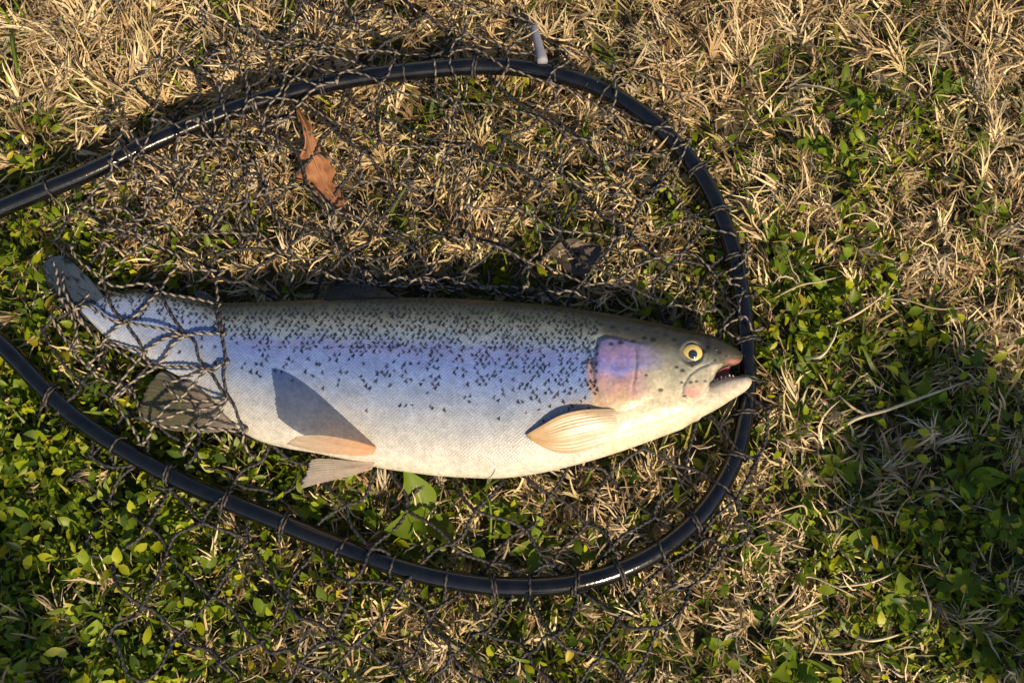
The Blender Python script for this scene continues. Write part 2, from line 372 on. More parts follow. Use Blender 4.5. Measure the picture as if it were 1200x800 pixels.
    C = np.stack([np.interp(tj, K, RGB[:, k]) for k in range(3)], -1)
    def mixc(C, col, f): f = np.clip(f, 0, 1)[:, None]; return C*(1-f)+np.asarray(col)[None]*f
    tail = sstep(290, 190, px)
    C = mixc(C, (.22, .275, .42), tail*0.75*sstep(0.0, .25, t)); C = mixc(C, (.36, .385, .43), tail*sstep(.62, .95, t)*0.6)
    C = mixc(C, (.15, .135, .34), 0.22*np.exp(-((tj-.30)/.055)**2)*sstep(250, 330, px)*sstep(690, 660, px))        # the lilac side band
    C = mixc(C, (.07, .065, .16), 0.5*np.exp(-((py-(407.5+1.5*np.sin(px/70)))/1.0)**2)*sstep(262, 300, px)*sstep(690, 670, px)*(1.0*(noise(px/3.2, py*0, 4) > .5)))
    # head: olive skin, its top painted darker for the shade there
    head = sstep(694, 706, px+6*np.sin((py-430)/20)); th = (py-by)
    hc = np.stack([np.interp(th+5*(n1-.5), [0, 8, 20, 34, 60, 95, 130], v) for v in ([.022, .030, .060, .18, .34, .50, .58], [.019, .027, .060, .185, .325, .44, .50], [.009, .014, .046, .155, .235, .31, .37])], -1)
    C = C*(1-head[:, None])+hc*head[:, None]
    of = np.where(px < 735, sstep(-1, 3, sd), sstep(-1, 3, sd)*(1-sstep(735, 790, px)) + sstep(0, 16, sd)*sstep(735, 790, px)); of = of*(1-.75*sstep(735, 788, px))*(.86+.3*(n2-.5)); v = (py-398)/78.0
    oc = np.stack([np.interp(v+.30*(n1-.5)+.12*(n2-.5), [0, .2, .45, .62, .85, 1], q) for q in ([.16, .21, .13, .32, .44, .47], [.145, .14, .14, .19, .27, .35], [.33, .33, .42, .24, .19, .23])], -1)
    oc = oc*(1-0.85*sstep(742, 775, px)*sstep(418, 440, py))[:, None]+(np.array([.34, .335, .25])[None])*(0.85*sstep(742, 775, px)*sstep(418, 440, py))[:, None]
    blue = np.exp(-(((px-772)/22)**2+((py-421)/9)**2)); oc = mixc(oc, (.14, .15, .42), blue*.7)
    C = C*(1-of[:, None])+oc*of[:, None]
    C = mixc(C, (.34, .18, .13), .75*np.exp(-((sd+5)/4.5)**2)*sstep(735, 700, px)*sstep(415, 430, py))
    C = mixc(C, (.12, .09, .10), .35*np.exp(-((sd+1.2)/1.3)**2)*sstep(722, 705, px))
    C = mixc(C, (.46, .31, .18), .8*np.exp(-(((px-690)/26)**2+((py-478)/9)**2)))
    C = mixc(C, (.10, .07, .10), .7*np.exp(-((px-743-2.5*np.sin((py-400)/14)-3*(n_a-.5))/1.0)**2)*sstep(402, 410, py)*sstep(462, 445, py))
    C = mixc(C, (.36, .335, .255), sstep(-1, 2, ms)*.85); C = mixc(C, (.45, .235, .19), sstep(0, 3, ms)*sstep(445, 462, py)*.85)
    C = mixc(C, (.56, .50, .40), np.exp(-((ms+1.2)/1.2)**2)*(px < 832)*(py < 460)*.7)
    C = mixc(C, (.42, .20, .17), np.exp(-(((px-861)/9)**2+((py-424)/3.2)**2))*.75)
    C = mixc(C, (.46, .23, .20), sstep(3.5, 0, np.abs(py-np.interp(px, [815, 826, 837, 850, 880], [470, 458, 448, 444, 440])))*(px > 815)*sstep(875, 850, px)*.55)
    C = mixc(C, (.05, .05, .06), np.exp(-(((px-806)/9)**2+((py-402)/4)**2))*.75); C = mixc(C, (.10, .10, .08), np.exp(-((de-13.5)/2.2)**2)*.6)
    C = mixc(C, (.20, .17, .14), .75*np.exp(-((py-(497-(px-752)*0.42))/1.1)**2)*sstep(750, 754, px)*sstep(763, 759, px))
    jl = np.interp(px, [800, 815, 826, 837, 850, 882], [478, 469, 456, 447, 443, 439]); C = mixc(C, (.50, .435, .34), sstep(0, 4, py-jl)*sstep(800, 825, px)*.85)
    # ---- spots sitting on the rows of scales
    rs = np.random.default_rng(11); sp = np.zeros(nv); gx, gy = 7.0, 4.9
    for j in range(-2, 60):
        for i in range(0, 160):
            x = 108+i*gx+(j % 2)*gx/2; y = 342+j*gy
            if x > 700: continue
            tt = (y-back_y(x))/(belly_y(x)-back_y(x))
            if tt < 0.0 or tt > .75: continue
            p = np.interp(tt, [0, .05, .1, .2, .27, .32, .45, .6, .75], [.7, .85, .92, .90, .72, .52, .34, .11, 0])
            if x < 260: p *= np.interp(x, [110, 180, 260], [.9, 1.0, 1.0])
            if tt > .3: p *= np.interp(x, [260, 330, 480, 600, 690], [.55, .5, .8, 1.3, 1.7])
            p *= 0.55+.85*noise(x/14, y/11, 77)
            if rs.random() < p:
                a_ = rs.uniform(.75, 1); x += rs.normal(0, .9); y += rs.normal(0, .7); q_ = rs.choice([-1, 1], p=[.65, .35])*rs.uniform(.6, 1.2)
                sp_list.append((x, y, rs.uniform(.95, 1.35), a_, q_))
                if rs.random() < .75: sp_list.append((x+rs.uniform(-1.6, 1.6), y+rs.uniform(1.0, 2.2), rs.uniform(.85, 1.25), a_, -q_*.6))
    for k in range(26): sp_list.append((300+k*15+rs.normal(0, 3), 407.5+rs.normal(0, .8), rs.uniform(1.0, 1.6), rs.uniform(.5, .9), 0))
    for (x, y, r) in [(716, 404, 3), (727, 402, 3.4), (742, 400, 3.2), (755, 396, 3), (765, 398, 3.5), (690, 412, 3), (687, 424, 3.4), (694, 424, 3), (688, 408, 2.6), (757, 440, 2), (774, 457, 3), (793, 430, 2.4), (800, 434, 2.8), (799, 448, 2.2), (811, 429, 2.2),
                      (816, 447, 2), (809, 448, 2.6), (825, 412, 3.4), (829, 407, 3), (843, 413, 2.5), (851, 417, 2.2), (838, 422, 2), (780, 392, 3), (735, 385, 3.5), (718, 383, 3.2), (770, 389, 3), (752, 386, 2.6), (790, 398, 3), (704, 380, 3), (697, 390, 3), (826, 447, 1.6), (802, 464, 1.8)]:
        sp_list.append((x, y, r*.75, .75, 0))
    S = np.array(sp_list); order = np.argsort(px); pxs = px[order]
    for x, y, r, a, q in S:
        i0, i1 = np.searchsorted(pxs, [x-6, x+6]); ii = order[i0:i1]; dx = px[ii]-x; dy = py[ii]-y
        u = dx*math.cos(q)+dy*math.sin(q); w_ = -dx*math.sin(q)+dy*math.cos(q)
        bend = w_-0.22*u*u*np.sign(q) if r < 2.2 else w_
        f = a*sstep(1.35, .65, np.sqrt((u/(r*(2.0 if r < 1.45 else 1.4)))**2+(bend/r)**2)); sp[ii] = np.maximum(sp[ii], f)
    C = mixc(C, (.004, .005, .010), sp*1.08)
    C *= (0.85+0.14*n2)[:, None]
    scal = (1-head)*(1-of)
    ca = me.color_attributes.new('col', 'FLOAT_COLOR', 'POINT'); A = np.ones((nv, 4), np.float32); A[:, :3] = np.clip(C, 0, 1); A[:, 3] = np.clip(scal, 0, 1)
    ca.data.foreach_set('color', A.ravel()); va = me.attributes.new('rows', 'FLOAT_VECTOR', 'POINT')
    qx = px/4.6; qy = py/4.0; va.data.foreach_set('vector', np.stack([qx+qy*.94, qx-qy, 0*qx], -1).astype(np.float32).ravel())
    me.polygons.foreach_set('use_smooth', np.ones(len(me.polygons), bool)); me.materials.clear(); me.name = 'body'
    obj('body', me, M_SKIN, root)
    # ---- top surface for draping the net and seating fins
    return root, inv, V

sp_list = []
TROUT, TINV, TV = build_trout()

# height map of everything the netting lies on
HX0, HY0, HS = -0.75, -0.6, 0.0025; HN = (600, 520)
HM = np.full(HN, -1.0)
def splat(P):
    i = ((P[:, 0]-HX0)/HS).astype(int); j = ((P[:, 1]-HY0)/HS).astype(int)
    ok = (i >= 0) & (j >= 0) & (i < HN[0]) & (j < HN[1]); np.maximum.at(HM, (i[ok], j[ok]), P[ok, 2])
splat(TV); HF = HM.copy()
def blurmax(A, k):
    B = A.copy()
    for dx in range(-k, k+1):
        for dy in range(-k, k+1): B = np.maximum(B, np.roll(np.roll(A, dx, 0), dy, 1))
    return B
def sample(A, x, y):
    i = np.clip(((np.asarray(x)-HX0)/HS).astype(int), 0, HN[0]-1); j = np.clip(((np.asarray(y)-HY0)/HS).astype(int), 0, HN[1]-1); return A[i, j]
HF = np.maximum(HF, np.where(blurmax(HF, 1) > 0, blurmax(HF, 1), -1)*(HF < 0)+HF*(HF >= 0))
def fish_top(px, py):
    """point on the trout's upper surface seen at a pixel"""
    z = zmid(px)
    for _ in range(6):
        P = at(px, py, z); h = sample(HF, P[..., 0], P[..., 1]); z = np.where(h > 0, h, zmid(px))
    return at(px, py, z)

# ---------------------------- fins: a fan of rays between two edges, each given as (photo px, py, z)
def fin(name, lead, trail, colf, nr=26, nl=22, ripple=0.0007, jag=0.05, thick_=0.0005, mid=None, seed=1, label=None, mat=None):
    A = catmull(np.array([at(*p) for p in lead]), nl); B = catmull(np.array([at(*p) for p in trail]), nl)
    Mp = catmull(np.array([at(*p) for p in mid]), nl) if mid else (A+B)/2
    s = np.linspace(0, 1, nr*4+1); rr = np.random.default_rng(seed)
    a = (1-s)*(1-2*s); b = s*(2*s-1); c = 4*s*(1-s)
    P = A[:, None]*a[None, :, None]+Mp[:, None]*c[None, :, None]+B[:, None]*b[None, :, None]       # (nl, ns, 3)
    ln = np.linspace(0, 1, nl)[:, None]; rj = np.interp(s, np.linspace(0, 1, nr+1), rr.normal(0, .9, nr+1)); amp = np.interp(s, np.linspace(0, 1, nr+1), rr.uniform(.25, 1.1, nr+1)); ray = (np.cos(s*nr*2*np.pi+rj)*amp)[None]*(.55+.9*noise(ln*5+seed, s[None]*9, seed+3))
    j = 1-jag*np.interp(s, np.linspace(0, 1, nr+1), rr.random(nr+1))*1.0 - jag*0.35*(1-ray[-1])
    root_ = P[:1]; f = (ln*j[None]);
    # shorten each ray by resampling along its length
    Q = np.empty_like(P); idx = f*(nl-1); i0 = np.clip(np.floor(idx).astype(int), 0, nl-2); fr = (idx-i0)[..., None]; js = np.arange(len(s))[None].repeat(nl, 0)
    Q = P[i0, js]*(1-fr)+P[i0+1, js]*fr
    du = np.gradient(Q, axis=0); dv = np.gradient(Q, axis=1); N = np.cross(du, dv); N /= np.linalg.norm(N, axis=-1, keepdims=True)+1e-9
    wav = ripple*ray*(0.3+0.7*np.sin(np.pi*np.clip(ln, 0, 1)*.9))+0.0012*(noise(ln*3+seed, s[None]*4, seed)-.5)
    up = Q+N*(wav[..., None]); tk = thick_*(1.6-1.3*ln)[..., None]
    top = (up+N*tk).reshape(-1, 3); bot = (up-N*tk).reshape(-1, 3); n = len(top); g = grid_faces(nl, len(s))
    ns = len(s); e = np.r_[np.arange(ns), np.arange(1, nl)*ns+ns-1, (nl-1)*ns+np.arange(ns-2, -1, -1), np.arange(nl-2, 0, -1)*ns]; e2 = np.roll(e, -1)
    F = [np.r_[g, g[:, ::-1]+n, np.stack([e, e+n, e2+n, e2], -1)]]
    C = colf(np.broadcast_to(ln, Q.shape[:2]), np.broadcast_to(s[None], Q.shape[:2]), np.broadcast_to(ray, Q.shape[:2])).reshape(-1, 3)
    o = obj(name, mesh(name, np.r_[top, bot]+TINV, F, np.r_[C, C]), mat or M_FIN, TROUT)
    if label: o['label'] = label
    return o
def lerp(a, b, t): return np.asarray(a)*(1-t)[..., None]+np.asarray(b)*t[..., None]
def zf(px, py, dz=0.0): return (px, py, float(fish_top(np.array(float(px)), np.array(float(py)))[2]+dz))

def build_fins():
    def c_pec(l, s, r):
        c = lerp((.40, .31, .21), (.36, .235, .115), l); c = lerp(c, (.50, .45, .36), np.clip(np.maximum(sstep(.8, .1, l)*sstep(.1, .6, s), sstep(.35, 0, l)), 0, 1)*.95); return c*(0.94+.06*r)[..., None]
    fin('pectoral_fin', [zf(745, 480, -.006), zf(712, 479, .0004), zf(683, 480, .0046), zf(657, 486, .0058), zf(635, 498, .004), zf(615, 510, .001)],
        [zf(742, 512, -.007), zf(712, 518, -.0024), zf(690, 525, -.0012), zf(668, 530, -.0008), zf(645, 527, -.0003), zf(620, 513, .0004)], c_pec, mat=M_FLESH, nr=13, ripple=.00014, jag=.03, seed=3,
        mid=[zf(746, 495, -.006), zf(714, 498, .0006), zf(687, 503, .0026), zf(661, 509, .0032), zf(640, 513, .0024), zf(616, 512, .0008)])
    def c_pel(l, s, r):
        c = lerp((.75, .46, .27), (.66, .56, .45), l); return c*(0.94+.06*r)[..., None]
    # the near pelvic fin stands up towards the sky, the far one lies flat below the belly
    fin('pelvic_fin', [zf(441, 524, .001), (418, 517, .074), (390, 512, .094), (362, 510, .106), (346, 511, .108)], [zf(436, 531, .001), (415, 533, .056), (385, 531, .058), (360, 527, .062), (334, 520, .074)], c_pel, nr=10, ripple=.00012, jag=.025, seed=4)
    def c_pe2(l, s, r):
        c = lerp((.66, .54, .45), (.58, .54, .49), l); return c*(0.92+.08*r)[..., None]
    fin('pelvic_fin', [(440, 541, .044), (415, 540, .040), (395, 538, .036), (372, 537, .034), (362, 540, .033)], [(436, 549, .040), (420, 554, .036), (400, 560, .032), (375, 566, .030), (350, 573, .029)], c_pe2, nr=10, ripple=.00016, jag=.05, seed=5)
    def c_anal(l, s, r):
        c = lerp((.46, .40, .36), (.21, .20, .13), sstep(0, .55, l)); c = lerp(c, (.5, .5, .5), sstep(.8, 1, s)*.5); return c*(0.88+.12*r)[..., None]
    fin('anal_fin', [(278, 500, .040), (255, 506, .036), (225, 506, .032), (195, 503, .030), (160, 492, .029)], [(225, 448, .040), (212, 446, .036), (203, 440, .034), (196, 436, .032), (186, 436, .031)], c_anal, nr=13, ripple=.00022, jag=.05, seed=6,
        mid=[(252, 475, .042), (230, 474, .037), (208, 471, .034), (188, 467, .032), (166, 462, .031)])
    def c_tail(l, s, r):
        c = lerp((.10, .14, .21), (.045, .075, .13), l); sp = noise(l*14, s*22, 8); c = c*(1-.75*sstep(.66, .78, sp))[..., None]; return c*(0.88+.12*r)[..., None]
    fin('tail_fin', [(122, 349, .030), (105, 327, .034), (88, 310, .037), (72, 300, .038), (57, 302, .036)], [(108, 376, .028), (98, 375, .026), (90, 372, .024), (84, 370, .022), (78, 366, .020)], c_tail, nr=17, ripple=.00025, jag=.05, seed=7,
        mid=[(114, 362, .032), (97, 350, .033), (80, 338, .033), (66, 330, .031), (50, 322, .028)])
    def c_dor(l, s, r):
        c = lerp((.045, .045, .045), (.03, .04, .07), l); sp = noise(l*9, s*14, 18); c = c*(1-.7*sstep(.62, .75, sp))[..., None]; return c*(0.88+.12*r)[..., None]
    fin('dorsal_fin', [(470, 351, .048), (455, 343, .045), (440, 337, .041), (420, 333, .037), (402, 331, .034)], [(385, 354, .047), (380, 350, .044), (376, 346, .040), (374, 343, .036), (372, 341, .033)], c_dor, nr=13, ripple=.0003, jag=.06, seed=8)
    def c_adi(l, s, r): return lerp((.09, .10, .10), (.08, .10, .13), l)
    fin('adipose_fin', [(256, 356, .040), (250, 350, .039), (243, 344, .037), (236, 340, .035)], [(238, 353, .039), (234, 350, .038), (229, 346, .036), (226, 342, .034)], c_adi, nr=4, nl=12, ripple=.0001, jag=.02, thick_=.0012, seed=9)
build_fins()

def ball(P, r, sx=(1, 1, 1), nu=14, nv=20):
    u = np.linspace(0, np.pi, nu); v = np.linspace(0, 2*np.pi, nv, endpoint=False); U, W = np.meshgrid(u, v, indexing='ij')
    S = np.stack([np.sin(U)*np.cos(W)*sx[0], np.sin(U)*np.sin(W)*sx[1], np.cos(U)*sx[2]], -1)
    return (np.asarray(P)+r*S).reshape(-1, 3), [grid_faces(nu, nv, True)[:, ::-1]]
def build_face():
    Pe = fish_top(np.array(811.0), np.array(414.0)); k = 1/1500.0
    V, F = ball((0, 0, 0), 11.6*k, (1.0, .93, .34)); e = obj('eye', mesh('eye', V, F), M_IRIS, TROUT); e.location = tuple(Pe+TINV+np.array([0, 0, -.0006])); e['label'] = 'yellow ringed eye'
    e.rotation_euler = (R(9), R(-5), 0)
    V, F = ball((0.0004, -0.0006, 11.6*k*.34*.74), 5.3*k, (1, 1, .38)); obj('pupil', mesh('pupil', V, F), M_PUPIL, e)
    # mouth lining: a hollow pink pocket between the jaws
    up = catmull(np.array([at(x, y+1, .045) for x, y in [(818, 462), (828, 448), (836, 438), (846, 431), (856, 427)]]), 20)
    lo = catmull(np.array([at(x, y+2, .045) for x, y in [(818, 464), (830, 455), (838, 448), (849, 444), (860, 442)]]), 20)
    s = np.linspace(0, 1, 12); P = up[:, None]*(1-s)[None, :, None]+lo[:, None]*s[None, :, None]
    P[..., 2] -= .0105*np.sin(np.pi*s)[None]**.7*np.linspace(.3, 1, 20)[:, None]
    back = P.copy(); back[..., 2] -= .0015; n = 240; g = grid_faces(20, 12)
    obj('mouth_lining', mesh('mouth_lining', np.r_[P.reshape(-1, 3), back.reshape(-1, 3)]+TINV, [np.r_[g, g[:, ::-1]+n]]), M_MOUTH, TROUT)
    for (x, y, h) in [(838, 446.5, 3.6), (841, 445, 2.2), (846, 443.5, 3.8), (851, 442.6, 2.6), (855.5, 441.5, 4.4), (859.5, 441.0, 2.4)]:
        base = at(x, y+1.2, .0465); tip = at(x-1.0, y-h*.8, .0475); a = np.linspace(0, 1, 6)[:, None]
        V, F = tube(base*(1-a)+tip*a, np.array([1.3, 1.3, 1.2, 1.0, .7, .2])*k, 8); obj('tooth', mesh('tooth', V+TINV, F), M_TOOTH, TROUT)
    # nostril
    Pn = fish_top(np.array(839.0), np.array(409.0)); V, F = ball((0, 0, 0), 2.0*k, (1.2, .8, .4), 8, 12); o = obj('nostril', mesh('nostril', V, F), M_PUPIL, TROUT); o.location = tuple(Pn+TINV)
build_face()

# ------------------------------------------------------------------ the landing net
NET = empty('landing_net', at(420, 400, 0.0), 'black hooped landing net with knotted cord mesh around the trout', 'landing net')
NINV = -np.array(NET.location)
splat(np.concatenate([RIM_W+np.array([0, 0, RIM_R]), RIM_W+np.array([0.003, 0, RIM_R*.9]), RIM_W+np.array([0, .003, RIM_R*.9]), RIM_W+np.array([-.004, -.004, RIM_R*.7])]))
HD = blurmax(HM, 1)
def ground_top(x, y): return 0.027+0.012*(fbm(np.asarray(x)*30, np.asarray(y)*30, 23)-.5)
def drape(x, y, over=True):
    b = ground_top(x, y)
    return np.maximum(b, sample(HD, x, y)) if over else b

CORD_D = np.array([.010, .010, .011]); CORD_L = np.array([.26, .22, .17])
def cord(bag, P, r=0.00105, dark=0.0, pitch=0.0040):
    """a two-strand twisted cord along P"""
    L = np.linalg.norm(np.diff(P, axis=0), axis=1).sum(); n = max(8, int(L/pitch*5)); s0 = np.r_[0, np.cumsum(np.linalg.norm(np.diff(P, axis=0), axis=1))]
    s = np.linspace(0, s0[-1], n); Q = np.stack([np.interp(s, s0, P[:, k]) for k in range(3)], -1)
    T = np.gradient(Q, axis=0); T /= np.linalg.norm(T, axis=1)[:, None]+1e-12
    N = np.cross(T, np.array([0.05, 0.03, 1.0])); N /= np.linalg.norm(N, axis=1)[:, None]+1e-9; B = np.cross(T, N)
    a = np.linspace(0, 2*np.pi, 6, endpoint=False); ph = (s/pitch*np.pi+RNG.random()*6)[:, None]
    ex = np.cos(a)*1.0; ey = np.sin(a)*0.66
    u = ex[None]*np.cos(ph)-ey[None]*np.sin(ph); v = ex[None]*np.sin(ph)+ey[None]*np.cos(ph)
    V = Q[:, None]+r*(u[..., None]*N[:, None]+v[..., None]*B[:, None])
    k = (np.cos(a) > .1)*1.0; lt = CORD_L*(1-dark)+CORD_D*2.2*dark; C = (CORD_D*1.3)[None]*(1-k)[:, None]+lt[None]*k[:, None]; C = np.broadcast_to(C[None]*(0.75+.5*RNG.random((n, 1, 1))), V.shape)
    bag.add(V.reshape(-1, 3)+NINV, grid_faces(n, 6, True), C.reshape(-1, 3))
KU = ball((0, 0, 0), 1.0, (1, 1, 1), 6, 8)
def knot(bag, P, r=0.0021, dark=0.0):
    V = KU[0]*(1+.25*RNG.normal(size=(len(KU[0]), 1)))*np.array([1.25, .9, .8])*r; a = RNG.random()*6; c, s = math.cos(a), math.sin(a)
    V = np.stack([V[:, 0]*c-V[:, 1]*s, V[:, 0]*s+V[:, 1]*c, V[:, 2]], -1)+np.asarray(P)
    lt = CORD_L*(1-dark)*.7+CORD_D*2*dark; C = np.where(RNG.random((len(V), 1)) > .5, lt[None], CORD_D[None]); bag.add(V+NINV, KU[1], C)
def strand(A, B, over, wob=0.004, lift=0.0012, n=13, seed=None):
    t = np.linspace(0, 1, n)[:, None]; P = A*(1-t)+B*t; d = B-A; L = np.linalg.norm(d[:2])+1e-6; side = np.array([-d[1], d[0], 0])/L
    w1, w2 = RNG.normal(0, 1, 2); P = P+side*(wob*(w1*np.sin(np.pi*t)+.5*w2*np.sin(2*np.pi*t))); 
    P[:, 2] += (.0018*RNG.normal()*np.sin(np.pi*t))[:, 0]
    if over:
        h = sample(HD, P[:, 0], P[:, 1])+lift; h = np.maximum(h, np.where(h > 0, h, -1))
        z = np.maximum(P[:, 2], h); P[:, 2] = z
        zz = np.r_[z[0], (z[:-2]+2*z[1:-1]+z[2:])/4, z[-1]]; P[:, 2] = np.maximum(P[:, 2], zz)
    return P

def sheet(name, poly, pitch, ang, warp, wscale, seed, over, keep=1.0, squash=1.0, dark=0.0, exclude=None, r=.00120, lift=0.0, wob=.004, label=None):
    rr = np.random.default_rng(seed); bag = Bag(); n = 70; ca, sa = math.cos(ang), math.sin(ang); node = {}
    I, J = np.meshgrid(np.arange(-n, n), np.arange(-n, n), indexing='ij')
    u = I*pitch; v = J*pitch*squash; X = 500+u*ca-v*sa; Y = 380+u*sa+v*ca
    wx = warp*(fbm(X/wscale, Y/wscale, seed)-.5)*2.6; wy = warp*(fbm(X/wscale+31, Y/wscale+17, seed+5)-.5)*2.6
    X = X+wx+rr.normal(0, pitch*.07, X.shape); Y = Y+wy+rr.normal(0, pitch*.07, X.shape)
    ok = inpoly(X, Y, poly)
    if exclude is not None: ok &= ~inpoly(X, Y, exclude)
    ok &= rr.random(X.shape) < keep
    lab = np.zeros(X.shape, int); best = (0, 0); q = 0
    for a in range(2*n):
        for b in range(2*n):
            if ok[a, b] and not lab[a, b]:
                q += 1; st = [(a, b)]; lab[a, b] = q; c_ = 0
                while st:
                    i, j = st.pop(); c_ += 1
                    for (c, d) in ((i+1, j), (i-1, j), (i, j+1), (i, j-1)):
                        if 0 <= c < 2*n and 0 <= d < 2*n and ok[c, d] and not lab[c, d] and np.hypot(X[c, d]-X[i, j], Y[c, d]-Y[i, j]) < pitch*2.2: lab[c, d] = q; st.append((c, d))
                best = max(best, (c_, q))
    ok = lab == best[1]
    W = at(X, Y, 0.025); z = drape(W[..., 0], W[..., 1], over)+(rr.random(X.shape)*.008 if over else rr.normal(0, .0035, X.shape))+lift
    if over: z = np.maximum(z, .027)
    P = at(X, Y, z)
    for a in range(2*n):
        for b in range(2*n):
            if not ok[a, b]: continue
            knot(bag, P[a, b], .0022, dark)
            for (c, d) in ((a+1, b), (a, b+1)):
                if c < 2*n and d < 2*n and ok[c, d] and np.hypot(X[c, d]-X[a, b], Y[c, d]-Y[a, b]) < pitch*2.2: cord(bag, strand(P[a, b], P[c, d], over, wob), r, dark)
    o = obj(name, bag.mesh(name), M_CORD, NET)
    if label: o['label'] = label
    return o

FOOT = np.r_[BACK, BELLY[::-1]]                       # outline of the trout, photo pixels
def build_net():
    V, F = tube(RIM_W, RIM_R, 20); rim = obj('hoop', mesh('hoop', V+NINV, F), M_RIM, NET); rim['label'] = 'glossy black tubular hoop'
    # yoke and handle beyond the picture
    y0 = at(-138, 320, .026); P = np.array([y0+np.array([.03, 0, 0]), y0, y0+np.array([-.03, 0, 0]), y0+np.array([-.07, 0, 0])]); V, F = tube(catmull(P, 12), np.interp(np.linspace(0, 1, 12), [0, .3, 1], [.012, .017, .012]), 16); obj('yoke', mesh('yoke', V+NINV, F), M_RIM, NET)
    P = np.array([y0+np.array([-.06, 0, 0]), y0+np.array([-.4, .01, -.006]), y0+np.array([-.9, .02, -.01])]); V, F = tube(catmull(P, 20), .0095, 16); obj('handle', mesh('handle', V+NINV, F), M_RIM, NET)
    UNDER = [(40, 440), (58, 560), (100, 690), (165, 840), (720, 840), (830, 735), (905, 610), (918, 490), (905, 380), (880, 240), (805, 115), (720, 48), (620, 5), (420, -40), (250, 0), (130, 90), (60, 250)]
    core = [(140, 365), (250, 385), (300, 385), (700, 385), (850, 425), (800, 480), (600, 530), (440, 525), (300, 490), (240, 430), (150, 395)]
    sheet('netting', UNDER, 57, R(38), 34, 120, 101, False, 1.0, 1.0, .97, core, wob=.003, r=.0017, label='dark cord netting spread under the trout and hoop')
    TOPP = [(70, 285), (100, 190), (120, 110), (230, 20), (400, -40), (620, -5), (725, 50), (800, 112), (868, 220), (893, 300), (893, 395), (850, 395), (780, 372), (640, 348), (420, 338), (290, 335), (262, 300), (215, 300), (160, 285), (90, 290)]
    sheet('netting', TOPP, 60, R(12), 50, 120, 202, True, .98, .8, .42, None, wob=.0035, label='slack netting lying over the far side of the hoop')
    BUNCH = [(85, 230), (110, 150), (180, 60), (330, 20), (420, -20), (520, 40), (420, 130), (330, 200), (300, 300), (200, 290), (110, 280)]
    sheet('netting', BUNCH, 50, R(50), 62, 100, 303, True, .9, .65, .2, None, lift=.004, wob=.004, label='bunched crumpled netting on the hoop')
    SIDE = [(800, 120), (850, 190), (880, 280), (905, 380), (925, 480), (912, 590), (880, 660), (850, 650), (860, 520), (850, 330), (830, 240)]
    sheet('netting', SIDE, 34, R(25), 26, 60, 404, False, .85, .9, .35, None, wob=.004, lift=.006, label='loose netting gathered outside the hoop beside the fish head')
    EDGE = [(250, 318), (420, 318), (640, 335), (800, 372), (800, 385), (640, 356), (420, 348), (280, 345)]
    sheet('netting', EDGE, 38, R(8), 20, 60, 505, True, .95, .35, .1, None, wob=.004, lift=.002, label='folded netting edge along the back of the trout')
    # the piece stretched over the tail, knot by knot
    K = dict(a=(120, 328), b=(188, 342), c=(147, 377), d=(218, 393), e=(255, 357), f=(262, 391), g=(169, 413), h=(243, 432), i=(265, 425), j=(120, 403), k=(182, 430), l=(195, 450), m=(211, 468), n=(234, 480), o=(266, 466), p=(148, 454), q=(181, 494), r=(233, 503), s=(287, 504), t=(88, 362), u=(130, 468),
             v=(152, 295), w=(217, 308), x=(260, 318), y=(75, 318), z=(84, 290), A=(72, 350), B=(85, 410), C=(60, 372), D=(104, 430), E=(180, 282), F=(60, 300), G=(120, 284), H=(295, 535), I=(215, 530), J=(165, 520))
    E = 'ab ac at cb cd tc bd be df ef ei dh dk cg gd kh hi hl ho hm io mo mn no mq os or nq nr rs qr jk kp pq lm pu tj jc Bj Aj yt zy va wb xe Ev wE za Ga Gv FA AB CB DB Dp jD kg gj ug Hs rI qJ up uJ wx'.split()
    bag = Bag(); P = {}
    for kk, (x, y) in K.items():
        q = fish_top(np.array(float(x)), np.array(float(y))); h = float(sample(HF, q[0], q[1]))
        z = (h+.0014) if h > 0 else (.0445 if (150 < x < 295 and 430 < y < 512) else .033)
        P[kk] = at(x, y, z+RNG.uniform(0, .0012)); knot(bag, P[kk], .0022, .05)
    for s in E:
        a, b = P[s[0]], P[s[1]]; dk = .75 if s in ('ac', 'bd', 'ef', 'dh', 'ei', 'cg', 'io', 'os', 'mn', 'nr', 'ho') else .05
        cord(bag, strand(a, b, True, .0022, .0012), .00135, dk)
    o = obj('netting', bag.mesh('netting'), M_CORD, NET); o['label'] = 'open net cells stretched over the tail of the trout'
    # lashings: cord wound twice about the hoop at each place the mesh is tied on
    spots = [(62, 466), (137, 521), (200, 556), (268, 586), (335, 614), (400, 640), (460, 662), (520, 677), (575, 686), (618, 688), (672, 682), (722, 668), (772, 643), (815, 610), (842, 574), (860, 535), (872, 488), (875, 448), (873, 400), (868, 345), (860, 297), (842, 248), (815, 196), (770, 148), (715, 110), (650, 87), (560, 78), (470, 85), (380, 98), (300, 120), (240, 143), (150, 182), (60, 222)]
    T, N, B = frames(RIM_W)
    for q, (x, y) in enumerate(spots):
        i = int(np.argmin(np.hypot(RIM_PX[:, 0]-x, RIM_PX[:, 1]-y))); i = min(max(i, 3), len(RIM_W)-4); rr = np.random.default_rng(900+q)
        turns = 2 if rr.random() < .6 else 1; th = np.linspace(0, 2*np.pi*turns, 26*turns)+rr.random()*6; pit = .0023; ax = (th-th.mean())/(2*np.pi)*pit; sl = rr.uniform(-.35, .35)
        ring = RIM_W[i]+ (RIM_R+.0010)*(np.cos(th)[:, None]*N[i]+np.sin(th)[:, None]*B[i])+T[i]*(ax+sl*RIM_R*np.cos(th))[:, None]
        bag = Bag(); cord(bag, ring, .0013, .9, .0046); 
